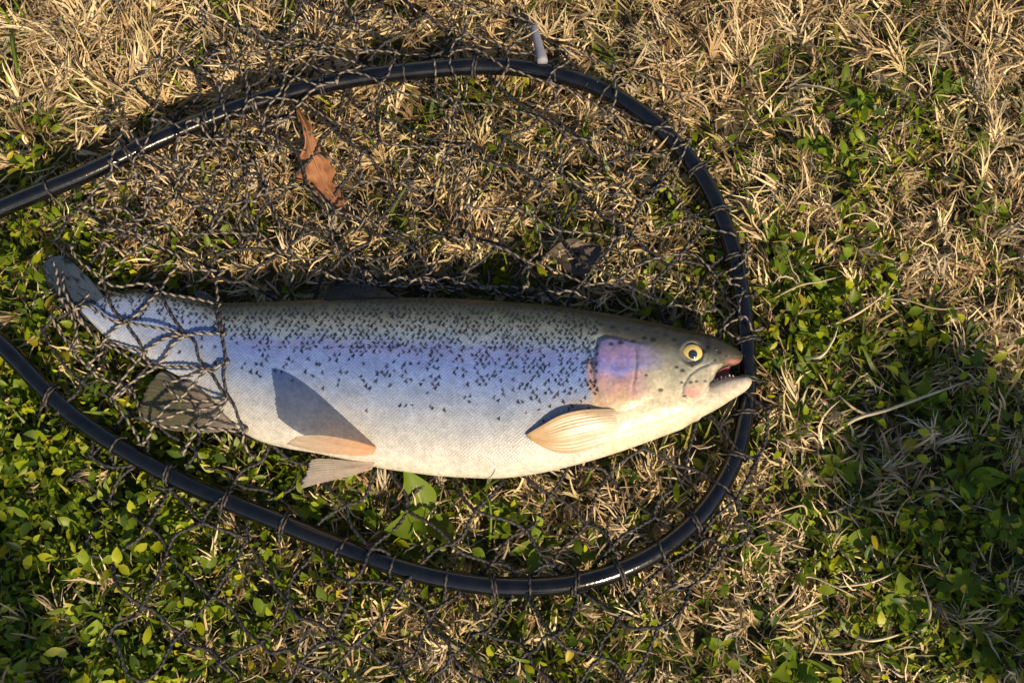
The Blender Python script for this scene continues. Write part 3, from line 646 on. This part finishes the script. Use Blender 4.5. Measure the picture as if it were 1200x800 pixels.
        e0 = ring[-1]; sd = np.array([e0[0]-RIM_W[i][0], e0[1]-RIM_W[i][1], 0]); sd /= np.linalg.norm(sd)+1e-9
        out = N[i].copy(); out[2] = 0; out /= np.linalg.norm(out)+1e-9
        if (out[:2] @ (RIM_W[i][:2]-at(430, 390, 0)[:2])) < 0: out = -out
        e1 = RIM_W[i]+out*(RIM_R+.012)+np.array([rr.normal(0, .004), rr.normal(0, .004), -.004])
        top = RIM_W[i]+out*(RIM_R+.001)+np.array([0, 0, .001]); cord(bag, np.array([top, (top+e1)/2+np.array([0, 0, .001]), e1]), .0012, .9); knot(bag, top, .002, .9)
        obj('lashing', bag.mesh('lashing'), M_CORD, NET)
build_net()

# ------------------------------------------------------------------ the lawn
GX = np.array([-150, 75, 225, 375, 525, 675, 825, 975, 1125, 1350.]); GY = np.array([-150, 50, 150, 250, 350, 450, 550, 650, 750, 950.])
GG = np.array([[.15, .12, .18, .28, .25, .08, .32, .12], [.32, .15, .22, .32, .28, .12, .48, .32], [.75, .3, .22, .28, .32, .55, .5, .22], [.95, .5, .25, .28, .38, .45, .82, .42], [.95, .93, .5, .5, .5, .5, .7, .5],
               [.95, .93, .7, .5, .28, .35, .5, .75], [.95, .9, .75, .55, .42, .42, .58, .8], [.95, .85, .62, .58, .55, .52, .55, .7]])
GG = np.pad(GG, 1, mode='edge')
def greenness(px, py):
    i = np.clip(np.searchsorted(GX, px)-1, 0, 8); j = np.clip(np.searchsorted(GY, py)-1, 0, 8)
    fx = np.clip((px-GX[i])/(GX[i+1]-GX[i]), 0, 1); fy = np.clip((py-GY[j])/(GY[j+1]-GY[j]), 0, 1)
    g = (GG[j, i]*(1-fx)+GG[j, i+1]*fx)*(1-fy)+(GG[j+1, i]*(1-fx)+GG[j+1, i+1]*fx)*fy
    return np.clip(g+0.75*(fbm(px/60, py/60, 61)-.5)+.35*(fbm(px/17, py/17, 67)-.5), 0, 1)
def squash(px, py):
    """how far the lawn is pressed down by what lies on it (1 = free)"""
    f = np.where(inpoly(px, py, FOOT), 0.0, sstep(0, 26, polydist(px, py, FOOT)))
    r = sstep(6, 30, polydist(px, py, RIM_PX[::4], False))
    tl = 1-.75*inpoly(px, py, [(45, 295), (70, 292), (130, 340), (110, 390), (75, 375)])-.65*inpoly(px, py, [(160, 440), (200, 430), (285, 500), (240, 512), (160, 500)])
    return (.30+.70*f)*(.42+.58*r)*tl
def scatter(n, seed, margin=0.22):
    r = np.random.default_rng(seed); P = np.stack([r.uniform(-.46-margin, .46+margin, n), r.uniform(-.33-margin, .40+margin, n)], -1)
    px, py = proj(np.c_[P, np.full(n, .01)]); return P, px, py, r
def blades(P, r, length, width, el, bend, curl, ns, az=None, lift=None):
    n = len(P); az = r.uniform(0, 2*np.pi, n) if az is None else az; Q = np.zeros((n, ns+1, 3)); Q[:, 0, :2] = P; Q[:, 0, 2] = gz(P[:, 0], P[:, 1])-.001+(0 if lift is None else lift)
    D = np.zeros((n, ns+1, 3)); dc = r.normal(0, 1, n)*curl
    for k in range(ns+1):
        e = el-bend*k/ns; e = np.maximum(e, -.5); a = az+dc*k/ns+r.normal(0, .18, n)*(k > 0)*min(1, curl)
        D[:, k] = np.stack([np.cos(a)*np.cos(e), np.sin(a)*np.cos(e), np.sin(e)], -1)
        if k: Q[:, k] = Q[:, k-1]+D[:, k-1]*(length/ns)[:, None]
    Q[:, :, 2] = np.maximum(Q[:, :, 2], gz(Q[:, :, 0], Q[:, :, 1])+.0015)
    roll = r.normal(0, .7, n)[:, None]; S = np.cross(D, np.array([0, 0, 1.0])); S /= np.linalg.norm(S, axis=-1, keepdims=True)+1e-6; U = np.cross(S, D)
    S = S*np.cos(roll)[..., None]+U*np.sin(roll)[..., None]
    t = np.linspace(0, 1, ns+1); wp = np.interp(t, [0, .25, .7, 1], [.7, 1, .75, .08])
    h = S*(width[:, None]*wp[None]*.5)[..., None]; V = np.stack([Q-h, Q+h], 2).reshape(-1, 3)
    b = (np.arange(n)*(ns+1)*2)[:, None]; k = np.arange(ns)[None]*2; q = b+k
    F = np.stack([q, q+1, q+3, q+2], -1).reshape(-1, 4); return V, F, t
def pick(r, n, cols, p): return np.array(cols)[r.choice(len(cols), n, p=p)]
def build_lawn():
    # dry, matted straw: tufts of blades that fan out of a shared base
    P, px, py, r = scatter(31000, 1); g = greenness(px, py); inn = (np.abs(px-600) < 660) & (np.abs(py-400) < 460)
    clump = fbm(px/55, py/55, 71); k = (r.random(len(P)) < np.clip((1-g)**.8*np.where(inn, .95, .6)*np.clip(.08+3.0*(clump-.28), .08, 1.15), 0, 1)); P = P[k]; px = px[k]; py = py[k]; m = len(P)
    cnt = r.integers(4, 12, m); ti = np.repeat(np.arange(m), cnt); n = len(ti)
    base = [(.54, .41, .225), (.68, .55, .34), (.41, .285, .15), (.22, .15, .075), (.58, .48, .245), (.46, .40, .29)]; tc = pick(r, m, base, [.28, .26, .16, .10, .13, .07])*r.uniform(.75, 1.15, (m, 1))
    taz = r.uniform(0, 2*np.pi, m)*.6+fbm(px/60, py/60, 81)*4*np.pi; tel = r.uniform(.1, 1.0, m); tz = r.uniform(0, .014, m); tl = r.uniform(.014, .036, m)*(.7+.6*fbm(px/50, py/50, 83))*np.where(py < 130, 1.25, 1)
    B = P[ti]+r.normal(0, .0016, (n, 2)); s = squash(px, py)[ti]
    V, F, t = blades(B, r, tl[ti]*r.uniform(.6, 1.2, n)*(.55+.45*s), r.uniform(.0009, .0023, n), np.clip(tel[ti]+r.normal(0, .3, n), -.1, 1.3)*s, r.uniform(-.1, 1.0, n), .95, 5, taz[ti]+r.normal(0, .55, n), lift=tz[ti]*s)
    c = tc[ti]*r.uniform(.8, 1.15, (n, 1))
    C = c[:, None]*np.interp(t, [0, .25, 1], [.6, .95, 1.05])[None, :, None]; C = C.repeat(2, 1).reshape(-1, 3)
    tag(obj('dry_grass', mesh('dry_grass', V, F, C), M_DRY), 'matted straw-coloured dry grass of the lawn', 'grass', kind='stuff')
    # green grass blades
    P, px, py, r = scatter(85000, 2); g = greenness(px, py); inn = (np.abs(px-600) < 660) & (np.abs(py-400) < 460)
    k = (r.random(len(P)) < (.10+.75*g)*np.where(inn, .8, .5)*(.3+1.1*fbm(px/30, py/30, 91))); P, px, py = P[k], px[k], py[k]; n = len(P); s = squash(px, py)
    V, F, t = blades(P, r, r.uniform(.014, .038, n)*(.5+.5*s), r.uniform(.0014, .0038, n), r.uniform(.15, 1.15, n)*s, r.uniform(.1, 1.0, n), .5, 4, lift=r.uniform(0, .006, n)*s)
    c = pick(r, n, [(.105, .16, .010), (.18, .235, .010), (.055, .10, .010), (.28, .30, .025), (.36, .31, .09)], [.32, .28, .22, .12, .06])*r.uniform(.7, 1.2, (n, 1))
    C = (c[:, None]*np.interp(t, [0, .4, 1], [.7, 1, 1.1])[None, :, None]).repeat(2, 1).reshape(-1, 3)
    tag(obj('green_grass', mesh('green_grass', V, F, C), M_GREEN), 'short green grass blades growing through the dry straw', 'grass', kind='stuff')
    # small oval leaves of ground-cover weeds
    P, px, py, r = scatter(125000, 3); g = greenness(px, py); inn = (np.abs(px-600) < 660) & (np.abs(py-400) < 460)
    k = (r.random(len(P)) < np.clip(g-.30, 0, 1)**1.3*1.25*np.where(inn, 1, .6)*(.25+1.3*fbm(px/26, py/26, 95))); P, px, py = P[k], px[k], py[k]; n = len(P); s = squash(px, py)
    L = .004+.0095*r.random(n)**1.5; W = L*r.uniform(.38, .72, n); az = r.uniform(0, 2*np.pi, n); tilt = r.normal(.05, .6, n)-.45*np.cos(az-math.atan2(sh[1], sh[0]))
    h = gz(P[:, 0], P[:, 1])+.002+r.uniform(0, 1, n)**.7*.024*s*(.3+1.4*fbm(px/30, py/30, 97))
    tt = np.linspace(0, 1, 5); wv = np.array([.12, .85, 1.0, .7, .03]); ax = np.stack([np.cos(az)*np.cos(tilt), np.sin(az)*np.cos(tilt), np.sin(tilt)], -1)
    sd = np.stack([-np.sin(az), np.cos(az), np.zeros(n)], -1); up = np.cross(ax, sd); base = np.c_[P, h]; fold = r.uniform(.05, .5, n)
    rl = r.normal(0, .75, n)[:, None]; sd, up = sd*np.cos(rl)+up*np.sin(rl), up*np.cos(rl)-sd*np.sin(rl)
    cen = base[:, None]+ax[:, None]*(L[:, None]*tt[None])[..., None]-up[:, None]*(L[:, None]*.25*(tt**2)[None])[..., None]
    e = (W[:, None]*wv[None]*.5)[..., None]; rs = up[:, None]*e*fold[:, None, None]
    V = np.stack([cen-sd[:, None]*e+rs, cen, cen+sd[:, None]*e+rs], 2).reshape(-1, 3); b = (np.arange(n)*15)[:, None, None]; kk = (np.arange(4)*3)[None, :, None]; m = np.arange(2)[None, None]
    q = b+kk+m; F = np.stack([q, q+1, q+4, q+3], -1).reshape(-1, 4)
    c = pick(r, n, [(.13, .195, .008), (.22, .29, .008), (.06, .11, .010), (.36, .39, .012), (.44, .36, .02)], [.28, .28, .20, .20, .04])*r.uniform(.7, 1.2, (n, 1))
    tag(obj('weed_leaves', mesh('weed_leaves', V, F, c.repeat(15, 0)), M_GREEN), 'dense small oval weed leaves covering the lawn', 'ground cover', kind='stuff')
    # fine straw litter between
    P, px, py, r = scatter(60000, 4); g = greenness(px, py); k = r.random(len(P)) < (.75-.6*g)*(np.where((np.abs(px-600) < 660) & (np.abs(py-400) < 460), 1, .4)); P, px, py = P[k], px[k], py[k]; n = len(P); s = squash(px, py)
    V, F, t = blades(P, r, r.uniform(.008, .022, n), r.uniform(.0006, .0013, n), r.uniform(-.1, .5, n)*s, r.uniform(-.2, .5, n), 1.2, 3, lift=r.uniform(.001, .018, n)*s)
    c = pick(r, n, [(.40, .30, .17), (.27, .19, .10), (.15, .10, .05), (.50, .42, .28)], [.35, .3, .2, .15])*r.uniform(.7, 1.1, (n, 1))
    tag(obj('straw_litter', mesh('straw_litter', V, F, c.repeat(8, 0)), M_DRY), 'fine broken straw litter lying in the lawn', 'straw', kind='stuff')
build_lawn()

# ------------------------------------------------------------------ single weeds with leaves one can pick out
def leaf_mesh(L, W, fold, droop, pointed=.5, seed=0):
    n = 9; t = np.linspace(0, 1, n); w_ = np.sin(np.pi*t**(.75+.1*pointed))**(.8+.5*pointed); w_[0] = .08; w_[-1] = .02
    s = np.array([-1, -.5, 0, .5, 1]); X = np.broadcast_to((t*L)[:, None], (n, 5)); Y = w_[:, None]*s[None]*W/2; rr = np.random.default_rng(seed)
    Z = np.abs(s)[None]**1.3*w_[:, None]*W/2*fold-droop*L*(t**2)[:, None]+.02*L*np.sin(t*9+seed)[:, None]*s[None]+.012*L*rr.normal(size=(n, 5))*(np.abs(s) > .6)[None]
    X = X*np.cos(droop*.5*t)[:, None]
    return mesh('leaf', np.stack([X, Y, Z], -1).reshape(-1, 3), grid_faces(n, 5)[:, ::-1])
LEAVES = {'lance': [leaf_mesh(1, .30, .35, .25, 1, i) for i in range(3)], 'oval': [leaf_mesh(1, .55, .25, .15, .4, 10+i) for i in range(3)], 'round': [leaf_mesh(1, .88, .15, .08, .0, 20+i) for i in range(3)]}
for k_ in LEAVES.values():
    for m_ in k_: m_.materials.append(M_LEAF)
NUM = {3: 'three', 4: 'four', 5: 'five', 6: 'six', 7: 'seven', 8: 'eight'}
def weed(name, px, py, kind, n, L, label, group, cat, z=0.004, el=(.1, .9)):
    rr = np.random.default_rng(int(px*7+py*13)); p = at(px, py, .012); root = empty(name, (p[0], p[1], float(gz(p[0], p[1]))), label, cat, group); a0 = rr.random()*6
    h = .010
    a = np.linspace(0, 1, 5)[:, None]; V, F = tube(np.array([0, 0, 0])*(1-a)+np.array([.001, .001, h+.004])*a, .0008, 6); st = obj('stem', mesh('stem', V, F), M_LEAF, root)
    for i in range(n):
        o = obj('leaf', LEAVES[kind][rr.integers(3)], None, root); l = L*rr.uniform(.65, 1.15); o.scale = (l, l*rr.uniform(.85, 1.15), l)
        az = a0+i*2.4+rr.normal(0, .25); o.rotation_euler = (rr.normal(0, .3), -rr.uniform(*el), az); o.location = (.001*math.cos(az), .001*math.sin(az), z+rr.uniform(.3, 1)*h)
def near(x, y, marks):
    return min(marks, key=lambda m: math.hypot(m[0]-x, m[1]-y))[2]
MARK_C = [(70, 330, 'touching the trout tail fin'), (150, 450, 'between the tail netting and the hoop'), (40, 560, 'outside the hoop past the spread netting'), (60, 680, 'in the corner shade past the netting edge'), (160, 600, 'just outside the hoop below the anal fin'), (250, 690, 'under the netting outside the hoop'), (310, 640, 'outside the hoop below the pelvic fins'), (150, 760, 'at the outer edge of the spread netting')]
MARK_B = [(1000, 115, 'in straw past the top of the hoop'), (1110, 100, 'paired in the far straw'), (960, 175, 'on the green patch beyond the hoop shoulder'), (1155, 215, 'at the far edge of the straw patch'), (1110, 430, 'by the long straw stalk past the snout'), (884, 648, 'against the outer netting past the belly'), (975, 590, 'near the foot of the reddish twig'), (1100, 680, 'in the dappled shade'), (1140, 590, 'in the shade beyond the reddish twig'), (930, 770, 'near the forked straw stalk'), (850, 760, 'outside the hoop bend')]
MARK_A = [(920, 300, 'above the snout'), (950, 360, 'level with the eye'), (925, 430, 'right in front of the open mouth'), (960, 480, 'past the lower jaw'), (905, 505, 'below the lower jaw')]
def build_weeds():
    A = ('lance-leaved green weed just outside the hoop by the fish head', 'lance-leaved weeds by the fish head', 'weed')
    for x, y, n, L in [(903, 285, 7, .020), (925, 315, 8, .024), (950, 292, 6, .018), (905, 345, 7, .018), (932, 372, 8, .020), (965, 345, 6, .022), (910, 425, 7, .016), (940, 435, 8, .018), (975, 470, 6, .020), (935, 480, 7, .018), (905, 505, 6, .016), (950, 395, 6, .017), (985, 505, 5, .017)]: weed('lance_leaf_weed', x, y, 'lance', n, L, NUM[n]+'-leaved lance weed outside the hoop '+near(x, y, MARK_A), A[1], A[2])
    B = ('broad-leaved green weed growing among straw in the open lawn beyond the hoop', 'broad-leaved weeds in the open lawn', 'weed')
    for x, y, n, L in [(985, 100, 6, .016), (1010, 122, 6, .014), (1105, 95, 7, .015), (1115, 110, 5, .015), (950, 170, 6, .018), (975, 182, 5, .016), (1150, 178, 6, .016), (1160, 250, 6, .022), (1140, 405, 6, .018), (880, 640, 5, .018), (888, 655, 5, .014), (985, 545, 6, .022), (945, 612, 5, .02), (990, 640, 6, .022), (1060, 700, 6, .022), (1110, 690, 5, .026), (1130, 560, 6, .026), (1165, 620, 6, .024), (1085, 620, 6, .02), (930, 780, 6, .024), (850, 760, 6, .018), (1150, 755, 6, .018), (1080, 470, 5, .02)]: weed('broad_leaf_weed', x, y, 'oval', n, L, NUM[n]+'-leaved broad green weed '+near(x, y, MARK_B), B[1], B[2])
    C = ('round-leaved clover-like weed near the lower run of the black hoop under the tail', 'round-leaved weeds around the tail end', 'weed')
    for x, y in [(80, 332), (45, 385), (30, 540), (58, 575), (130, 575), (100, 610), (60, 640), (36, 660), (140, 645), (118, 655), (35, 700), (80, 712), (185, 640), (225, 690), (248, 715), (20, 600), (160, 590), (205, 620), (98, 540), (68, 520), (25, 455), (120, 440), (170, 455), (300, 610), (330, 660), (270, 660), (110, 745), (60, 760), (180, 770), (290, 740)]: weed('round_leaf_weed', x, y, 'round', 3+int(x*3+y) % 4, .013, NUM[3+int(x*3+y) % 4]+'-leaved round clover-like weed '+near(x, y, MARK_C), C[1], C[2])
    D = ('large dark green oval leaf weed between the trout belly and the hoop', 'oval-leaved weeds between belly and hoop', 'weed')
    for x, y, n, L in [(505, 605, 4, .040), (590, 605, 5, .02), (700, 645, 4, .022), (635, 640, 5, .022), (430, 595, 5, .018), (480, 640, 5, .016), (360, 590, 5, .02), (750, 605, 4, .014)]: weed('oval_leaf_weed', x, y, 'oval', n, L, ('large dark green ' if L > .03 else 'small green ')+NUM[n]+'-leaved oval weed between hoop and '+near(x, y, [(505, 600, 'mid belly'), (590, 600, 'bright grass blade at the belly'), (720, 630, 'trout throat'), (390, 590, 'pelvic fins'), (480, 640, 'the large-leaved weed')]), D[1], D[2])
build_weeds()

# ------------------------------------------------------------------ single stalks, the brown leaf, the stick
def ribbon(P, wd, name, col, mat, twist=.6, seed=0):
    P = catmull(np.asarray(P), 18); T, N, B = frames(P); rr = np.random.default_rng(seed); a = np.linspace(0, twist, 18)+rr.random(); t = np.linspace(0, 1, 18); w_ = wd*np.interp(t, [0, .2, .75, 1], [.8, 1, .7, .1])/2
    S = np.cross(T, [0, 0, 1.0]); S /= np.linalg.norm(S, axis=1)[:, None]+1e-9; U = np.cross(S, T); D = S*np.cos(a*.5)[:, None]+U*np.sin(a*.5)[:, None]; K = np.cross(D, T)
    V = np.stack([P-D*w_[:, None], P+K*(w_*.35)[:, None], P+D*w_[:, None], P-K*(w_*.15)[:, None]], 1).reshape(-1, 3)
    C = np.array(col)[None]*(.75+.4*rr.random((len(V), 1))); return mesh(name, V, grid_faces(18, 4, True), C)
def build_stalks():
    g = 'single long dry stalks on the lawn'; lab = 'long bent dry straw stalk lying on the open lawn beyond the hoop'
    L = [[(1060, 490), (1055, 520), (1062, 550), (1068, 582)], [(905, 722), (925, 700), (945, 675), (985, 690), (1010, 702)], [(985, 686), (1020, 682), (1055, 668)], [(985, 635), (995, 655), (1006, 672)], [(955, 602), (940, 592), (905, 603)], [(1075, 750), (1090, 720), (1080, 668)], [(955, 762), (985, 765), (1010, 762), (1015, 775)],
         [(905, 345), (935, 335), (960, 330), (1000, 318)], [(940, 410), (960, 418), (975, 400), (985, 380)], [(1030, 480), (1000, 478), (985, 460)], [(1005, 352), (1050, 350), (1100, 362), (1150, 355)], [(960, 520), (1000, 492), (1040, 480), (1090, 462), (1150, 440)], [(960, 380), (1000, 370), (1040, 340), (1060, 310)], [(880, 690), (870, 700), (850, 690)],
         [(1000, 740), (1020, 750), (1060, 742)], [(1140, 585), (1165, 600), (1175, 620)], [(900, 600), (920, 612), (945, 625)], [(970, 265), (1000, 250), (1040, 262)], [(880, 130), (920, 95), (935, 60)], [(800, 60), (830, 30), (850, 5)], [(1090, 20), (1100, 50), (1095, 90)]]
    for i, p in enumerate(L):
        rr = np.random.default_rng(i); P = np.array([at(x, y, .024+.008*rr.random()) for x, y in p]); P[0, 2] = .010; P[-1, 2] -= .006
        col = (.24, .15, .09) if i == 0 else [(.5, .4, .24), (.42, .34, .2), (.56, .47, .3)][i % 3]
        b0 = P[0].copy(); b0[2] = 0; o = obj('dry_stalk', ribbon(P-b0, rr.uniform(.0018, .003), 'dry_stalk', col, None, seed=i), M_STALK); o.location = tuple(b0)
        if i == 0: tag(o, 'thin reddish brown twig lying on the shaded lawn', 'twig')
        elif i in (1, 11, 18): tag(o, {1: 'forked pale straw stalk bent over the open lawn', 11: 'longest pale straw stalk slanting across the lawn past the trout snout', 18: 'upright pale straw stalk in the straw past the hoop shoulder'}[i], 'straw', g)
        else: tag(o, 'bent dry straw stalk on the lawn '+near(*p[len(p)//2], [(935, 340, 'above the trout snout'), (985, 460, 'past the lower jaw'), (1060, 340, 'crossing the straw patch past the snout'), (985, 670, 'beside the forked stalk'), (1080, 710, 'in the dappled shade'), (985, 765, 'beyond the forked stalk'), (925, 605, 'outside the netting below the jaw'), (870, 695, 'touching the outer netting'), (1165, 600, 'beyond the reddish twig'), (900, 80, 'in the straw past the hoop shoulder'), (830, 30, 'in the long pale straw past the grey stick'), (1095, 50, 'in the far straw')]), 'straw', g)
    for i, (p, lab) in enumerate([([(10, 20), (14, 45), (18, 70), (20, 92)], 'tall fresh green grass blade among straw beyond the bunched netting'), ([(572, 645), (575, 610), (572, 585), (560, 572)], 'bright green grass blade reaching up to the trout belly'), ([(545, 585), (570, 570), (588, 560)], 'slim green grass blade crossing the lower belly of the trout')]):
        z = [.02, .03, .034, .03] if len(p) == 4 else [.012, .034, .058]
        P = np.array([at(x, y, zz) for (x, y), zz in zip(p, z)]); P[0, 2] = .004; b0 = P[0].copy(); b0[2] = 0
        o = obj('grass_blade', ribbon(P-b0, .0042 if i == 0 else .003, 'grass_blade', (.20, .30, .03), None, seed=40+i), M_GREEN); o.location = tuple(b0); tag(o, lab, 'grass blade')
build_stalks()

def build_leaf():
    # lobed brown oak leaf: half-widths left and right of a bent midrib
    mid = [(348, 128), (358, 148), (364, 172), (372, 196), (385, 222), (407, 250)]
    n = 41; Mx = catmull(np.array(mid, float), n); t = np.linspace(0, 1, n)
    lw = np.interp(t, [0, .1, .25, .36, .46, .56, .62, .72, .86, 1], [1, 4, 4, 9, 22, 26, 15, 12, 8, 2]); rw = np.interp(t, [0, .08, .2, .3, .4, .52, .60, .70, .85, 1], [1, 3, 7, 8, 12, 18, 17, 10, 10, 3])
    lw = lw*(1+.18*np.sin(t*37)); rw = rw*(1+.18*np.sin(t*41+1))
    d = np.gradient(Mx, axis=0); d /= np.linalg.norm(d, axis=1)[:, None]; N = np.stack([d[:, 1], -d[:, 0]], -1)
    s = np.linspace(-1, 1, 15); wd = np.where(s[None] > 0, lw[:, None], rw[:, None]); PX = Mx[:, None]-N[:, None]*(-s[None, :, None])*wd[..., None]*-1
    z = .030+.006*np.abs(s)[None]**1.5*np.sin(t*5)[:, None]+.004*np.sin(t*7+s[None].T.T*2)[...] if False else .031+.007*(np.abs(s)[None]**1.4)*np.cos(t*6)[:, None]+.006*np.sin(t*5.2+.4)[:, None]+.003*(fbm(t[:, None]*11, s[None]*3+5, 66)-.5)*2
    P = at(PX[..., 0], PX[..., 1], z).reshape(-1, 3); b0 = at(372, 196, 0.0); c = np.array([.30, .135, .065])
    C = c[None]*(.7+.6*fbm(np.repeat(t, 15)*9, np.tile(s, n)*4, 55))[:, None]; C[np.tile(np.abs(s) < .08, n)] *= 1.5
    th = P.copy(); th[:, 2] -= .0005; g = grid_faces(n, 15); q = len(P)
    root = empty('oak_leaf', b0, 'curled reddish brown dead oak leaf caught under the netting', 'leaf')
    obj('blade', mesh('blade', np.r_[P, th]-b0, [np.r_[g, g[:, ::-1]+q]], np.r_[C, C*.8]), M_BROWN, root)
    mr = at(Mx[:, 0], Mx[:, 1], .0316+.006*np.sin(t*5.2+.4)); V, F = tube(mr-b0, np.linspace(.0009, .0004, n), 6); obj('midrib', mesh('midrib', V, F, np.full((len(V), 3), 1.0)*np.array([.36, .19, .09])), M_BROWN, root)
    # small pale grey dry leaf near the trout's back
    O = np.array([(642, 296), (655, 285), (672, 279), (690, 286), (708, 292), (697, 305), (688, 320), (672, 322), (655, 308)], float); ctr = O.mean(0); m = len(O)
    ring = catmull(np.r_[O, O[:1]], 33)[:-1]; rs = np.linspace(0, 1, 7); PX = ctr+(ring[None]-ctr)*rs[:, None, None]; rr = np.random.default_rng(5)
    z = .020+.011*(fbm(PX[..., 0]/9, PX[..., 1]/9, 91)-.5)+.006*rs[:, None]**3; P = at(PX[..., 0], PX[..., 1], z).reshape(-1, 3); b0 = at(ctr[0], ctr[1], 0)
    nz = fbm(PX[..., 0]/9, PX[..., 1]/9, 93).reshape(-1, 1); C = np.array([.025, .026, .03])[None]*(1-nz**2)+np.array([.26, .20, .14])[None]*nz**2; th = P.copy(); th[:, 2] -= .0006; g = grid_faces(7, 32, True); q = len(P)
    tag(obj('grey_leaf', mesh('grey_leaf', np.r_[P, th]-b0, [np.r_[g[:, ::-1], g+q]], np.r_[C, C]), M_BROWN), 'crumpled pale grey dry leaf between the straw and the trout back', 'leaf').location = tuple(b0)
    # grey stick against the far side of the hoop
    P = np.array([at(624, 26, .024), at(628, 42, .030), at(633, 60, .035), at(636, 73, .037)]); P = catmull(P, 14); b0 = P[0].copy(); b0[2] = 0; V, F = tube(P-b0, np.interp(np.linspace(0, 1, 14), [0, .8, .85, 1], [.0036, .0040, .0046, .0044]), 12)
    tag(obj('grey_stick', mesh('grey_stick', V, F, np.full((len(V), 3), 1.0)*np.array([.20, .205, .24])), M_STICK), 'short smooth grey stick poking from the grass against the hoop', 'stick').location = tuple(b0)
build_leaf()

# ------------------------------------------------------------------ unseen trees added towards the sun to shade two corners of the lawn
def leafy_crown(center, rad, n, seed):
    r = np.random.default_rng(seed); d = r.normal(size=(n, 3)); d /= np.linalg.norm(d, axis=1)[:, None]; P = np.asarray(center)+d*(r.random(n)**.45)[:, None]*np.asarray(rad)
    P += .05*np.stack([noise(P[:, 0]*4, P[:, 2]*4, seed+k)-.5 for k in range(3)], -1)
    a = r.normal(size=(n, 3)); a /= np.linalg.norm(a, axis=1)[:, None]; b = np.cross(a, r.normal(size=(n, 3))); b /= np.linalg.norm(b, axis=1)[:, None]; L = r.uniform(.03, .055, n)[:, None]
    V = np.stack([P-a*L, P+b*L*.45, P+a*L, P-b*L*.45], 1).reshape(-1, 3); C = (np.array([.05, .09, .02])[None]*r.uniform(.6, 1.6, (n, 1))).repeat(4, 0); return V, np.arange(4*n).reshape(-1, 4), C
def build_trees():
    hd = np.array([sh[0], sh[1], 0]); pr = np.array([hd[1], -hd[0], 0])           # along the sun's bearing, and across it
    # an unseen trunk added so its shadow falls on the corner past the tail
    e = at(112, 700, .01); 
    side = pr if (pr[0] < 0) else -pr
    b0 = e+hd*2.6+side*.17; b0[2] = 0; t = empty('added_shade_tree', b0, 'unseen slim tree added towards the sun to shade the lawn corner', 'tree'); z = np.linspace(-.05, 3.6, 14)
    V, F = tube(np.stack([.02*np.sin(z), .02*np.cos(z*1.3), z], -1), np.linspace(.17, .11, 14), 14); obj('trunk', mesh('trunk', V, F, np.full((len(V), 3), 1.0)*np.array([.12, .085, .06])), M_STICK, t)
    V, F, C = leafy_crown((0, 0, 4.4), (1.1, 1.1, 1.2), 6000, 1); obj('crown', mesh('crown', V, F, C, False), M_GREEN, t)
    # an unseen low tree added so its branch tip dapples the open lawn
    e = at(1195, 615, .01); c = e+SUN_DIR*3.6; b0 = c+(-side)*.9; b0[2] = 0; t = empty('added_shade_tree', b0, 'unseen low tree added towards the sun to dapple the open lawn', 'tree')
    z = np.linspace(-.05, 2.6, 12); V, F = tube(np.stack([.05*np.sin(z), 0*z, z], -1), np.linspace(.14, .07, 12), 12); obj('trunk', mesh('trunk', V, F, np.full((len(V), 3), 1.0)*np.array([.12, .085, .06])), M_STICK, t)
    rel = c-b0; a = np.linspace(0, 1, 10)[:, None]; P = np.array([0.04, 0, 1.3])*(1-a)+rel*a; P[:, 2] += .15*np.sin(np.pi*a[:, 0]); V, F = tube(P, np.linspace(.05, .012, 10), 8); obj('limb', mesh('limb', V, F, np.full((len(V), 3), 1.0)*np.array([.12, .085, .06])), M_STICK, t)
    V1, F1, C1 = leafy_crown(rel, (.10, .10, .07), 110, 2); V2, F2, C2 = leafy_crown(rel+(-side)*.68+np.array([0, 0, -.2]), (.34, .34, .34), 1800, 3); V3, F3, C3 = leafy_crown((0, 0, 2.9), (.7, .7, .6), 3500, 4)
    obj('crown', mesh('crown', np.r_[V1, V2, V3], np.r_[F1, F2+len(V1), F3+len(V1)+len(V2)], np.r_[C1, C2, C3], False), M_GREEN, t)
build_trees()
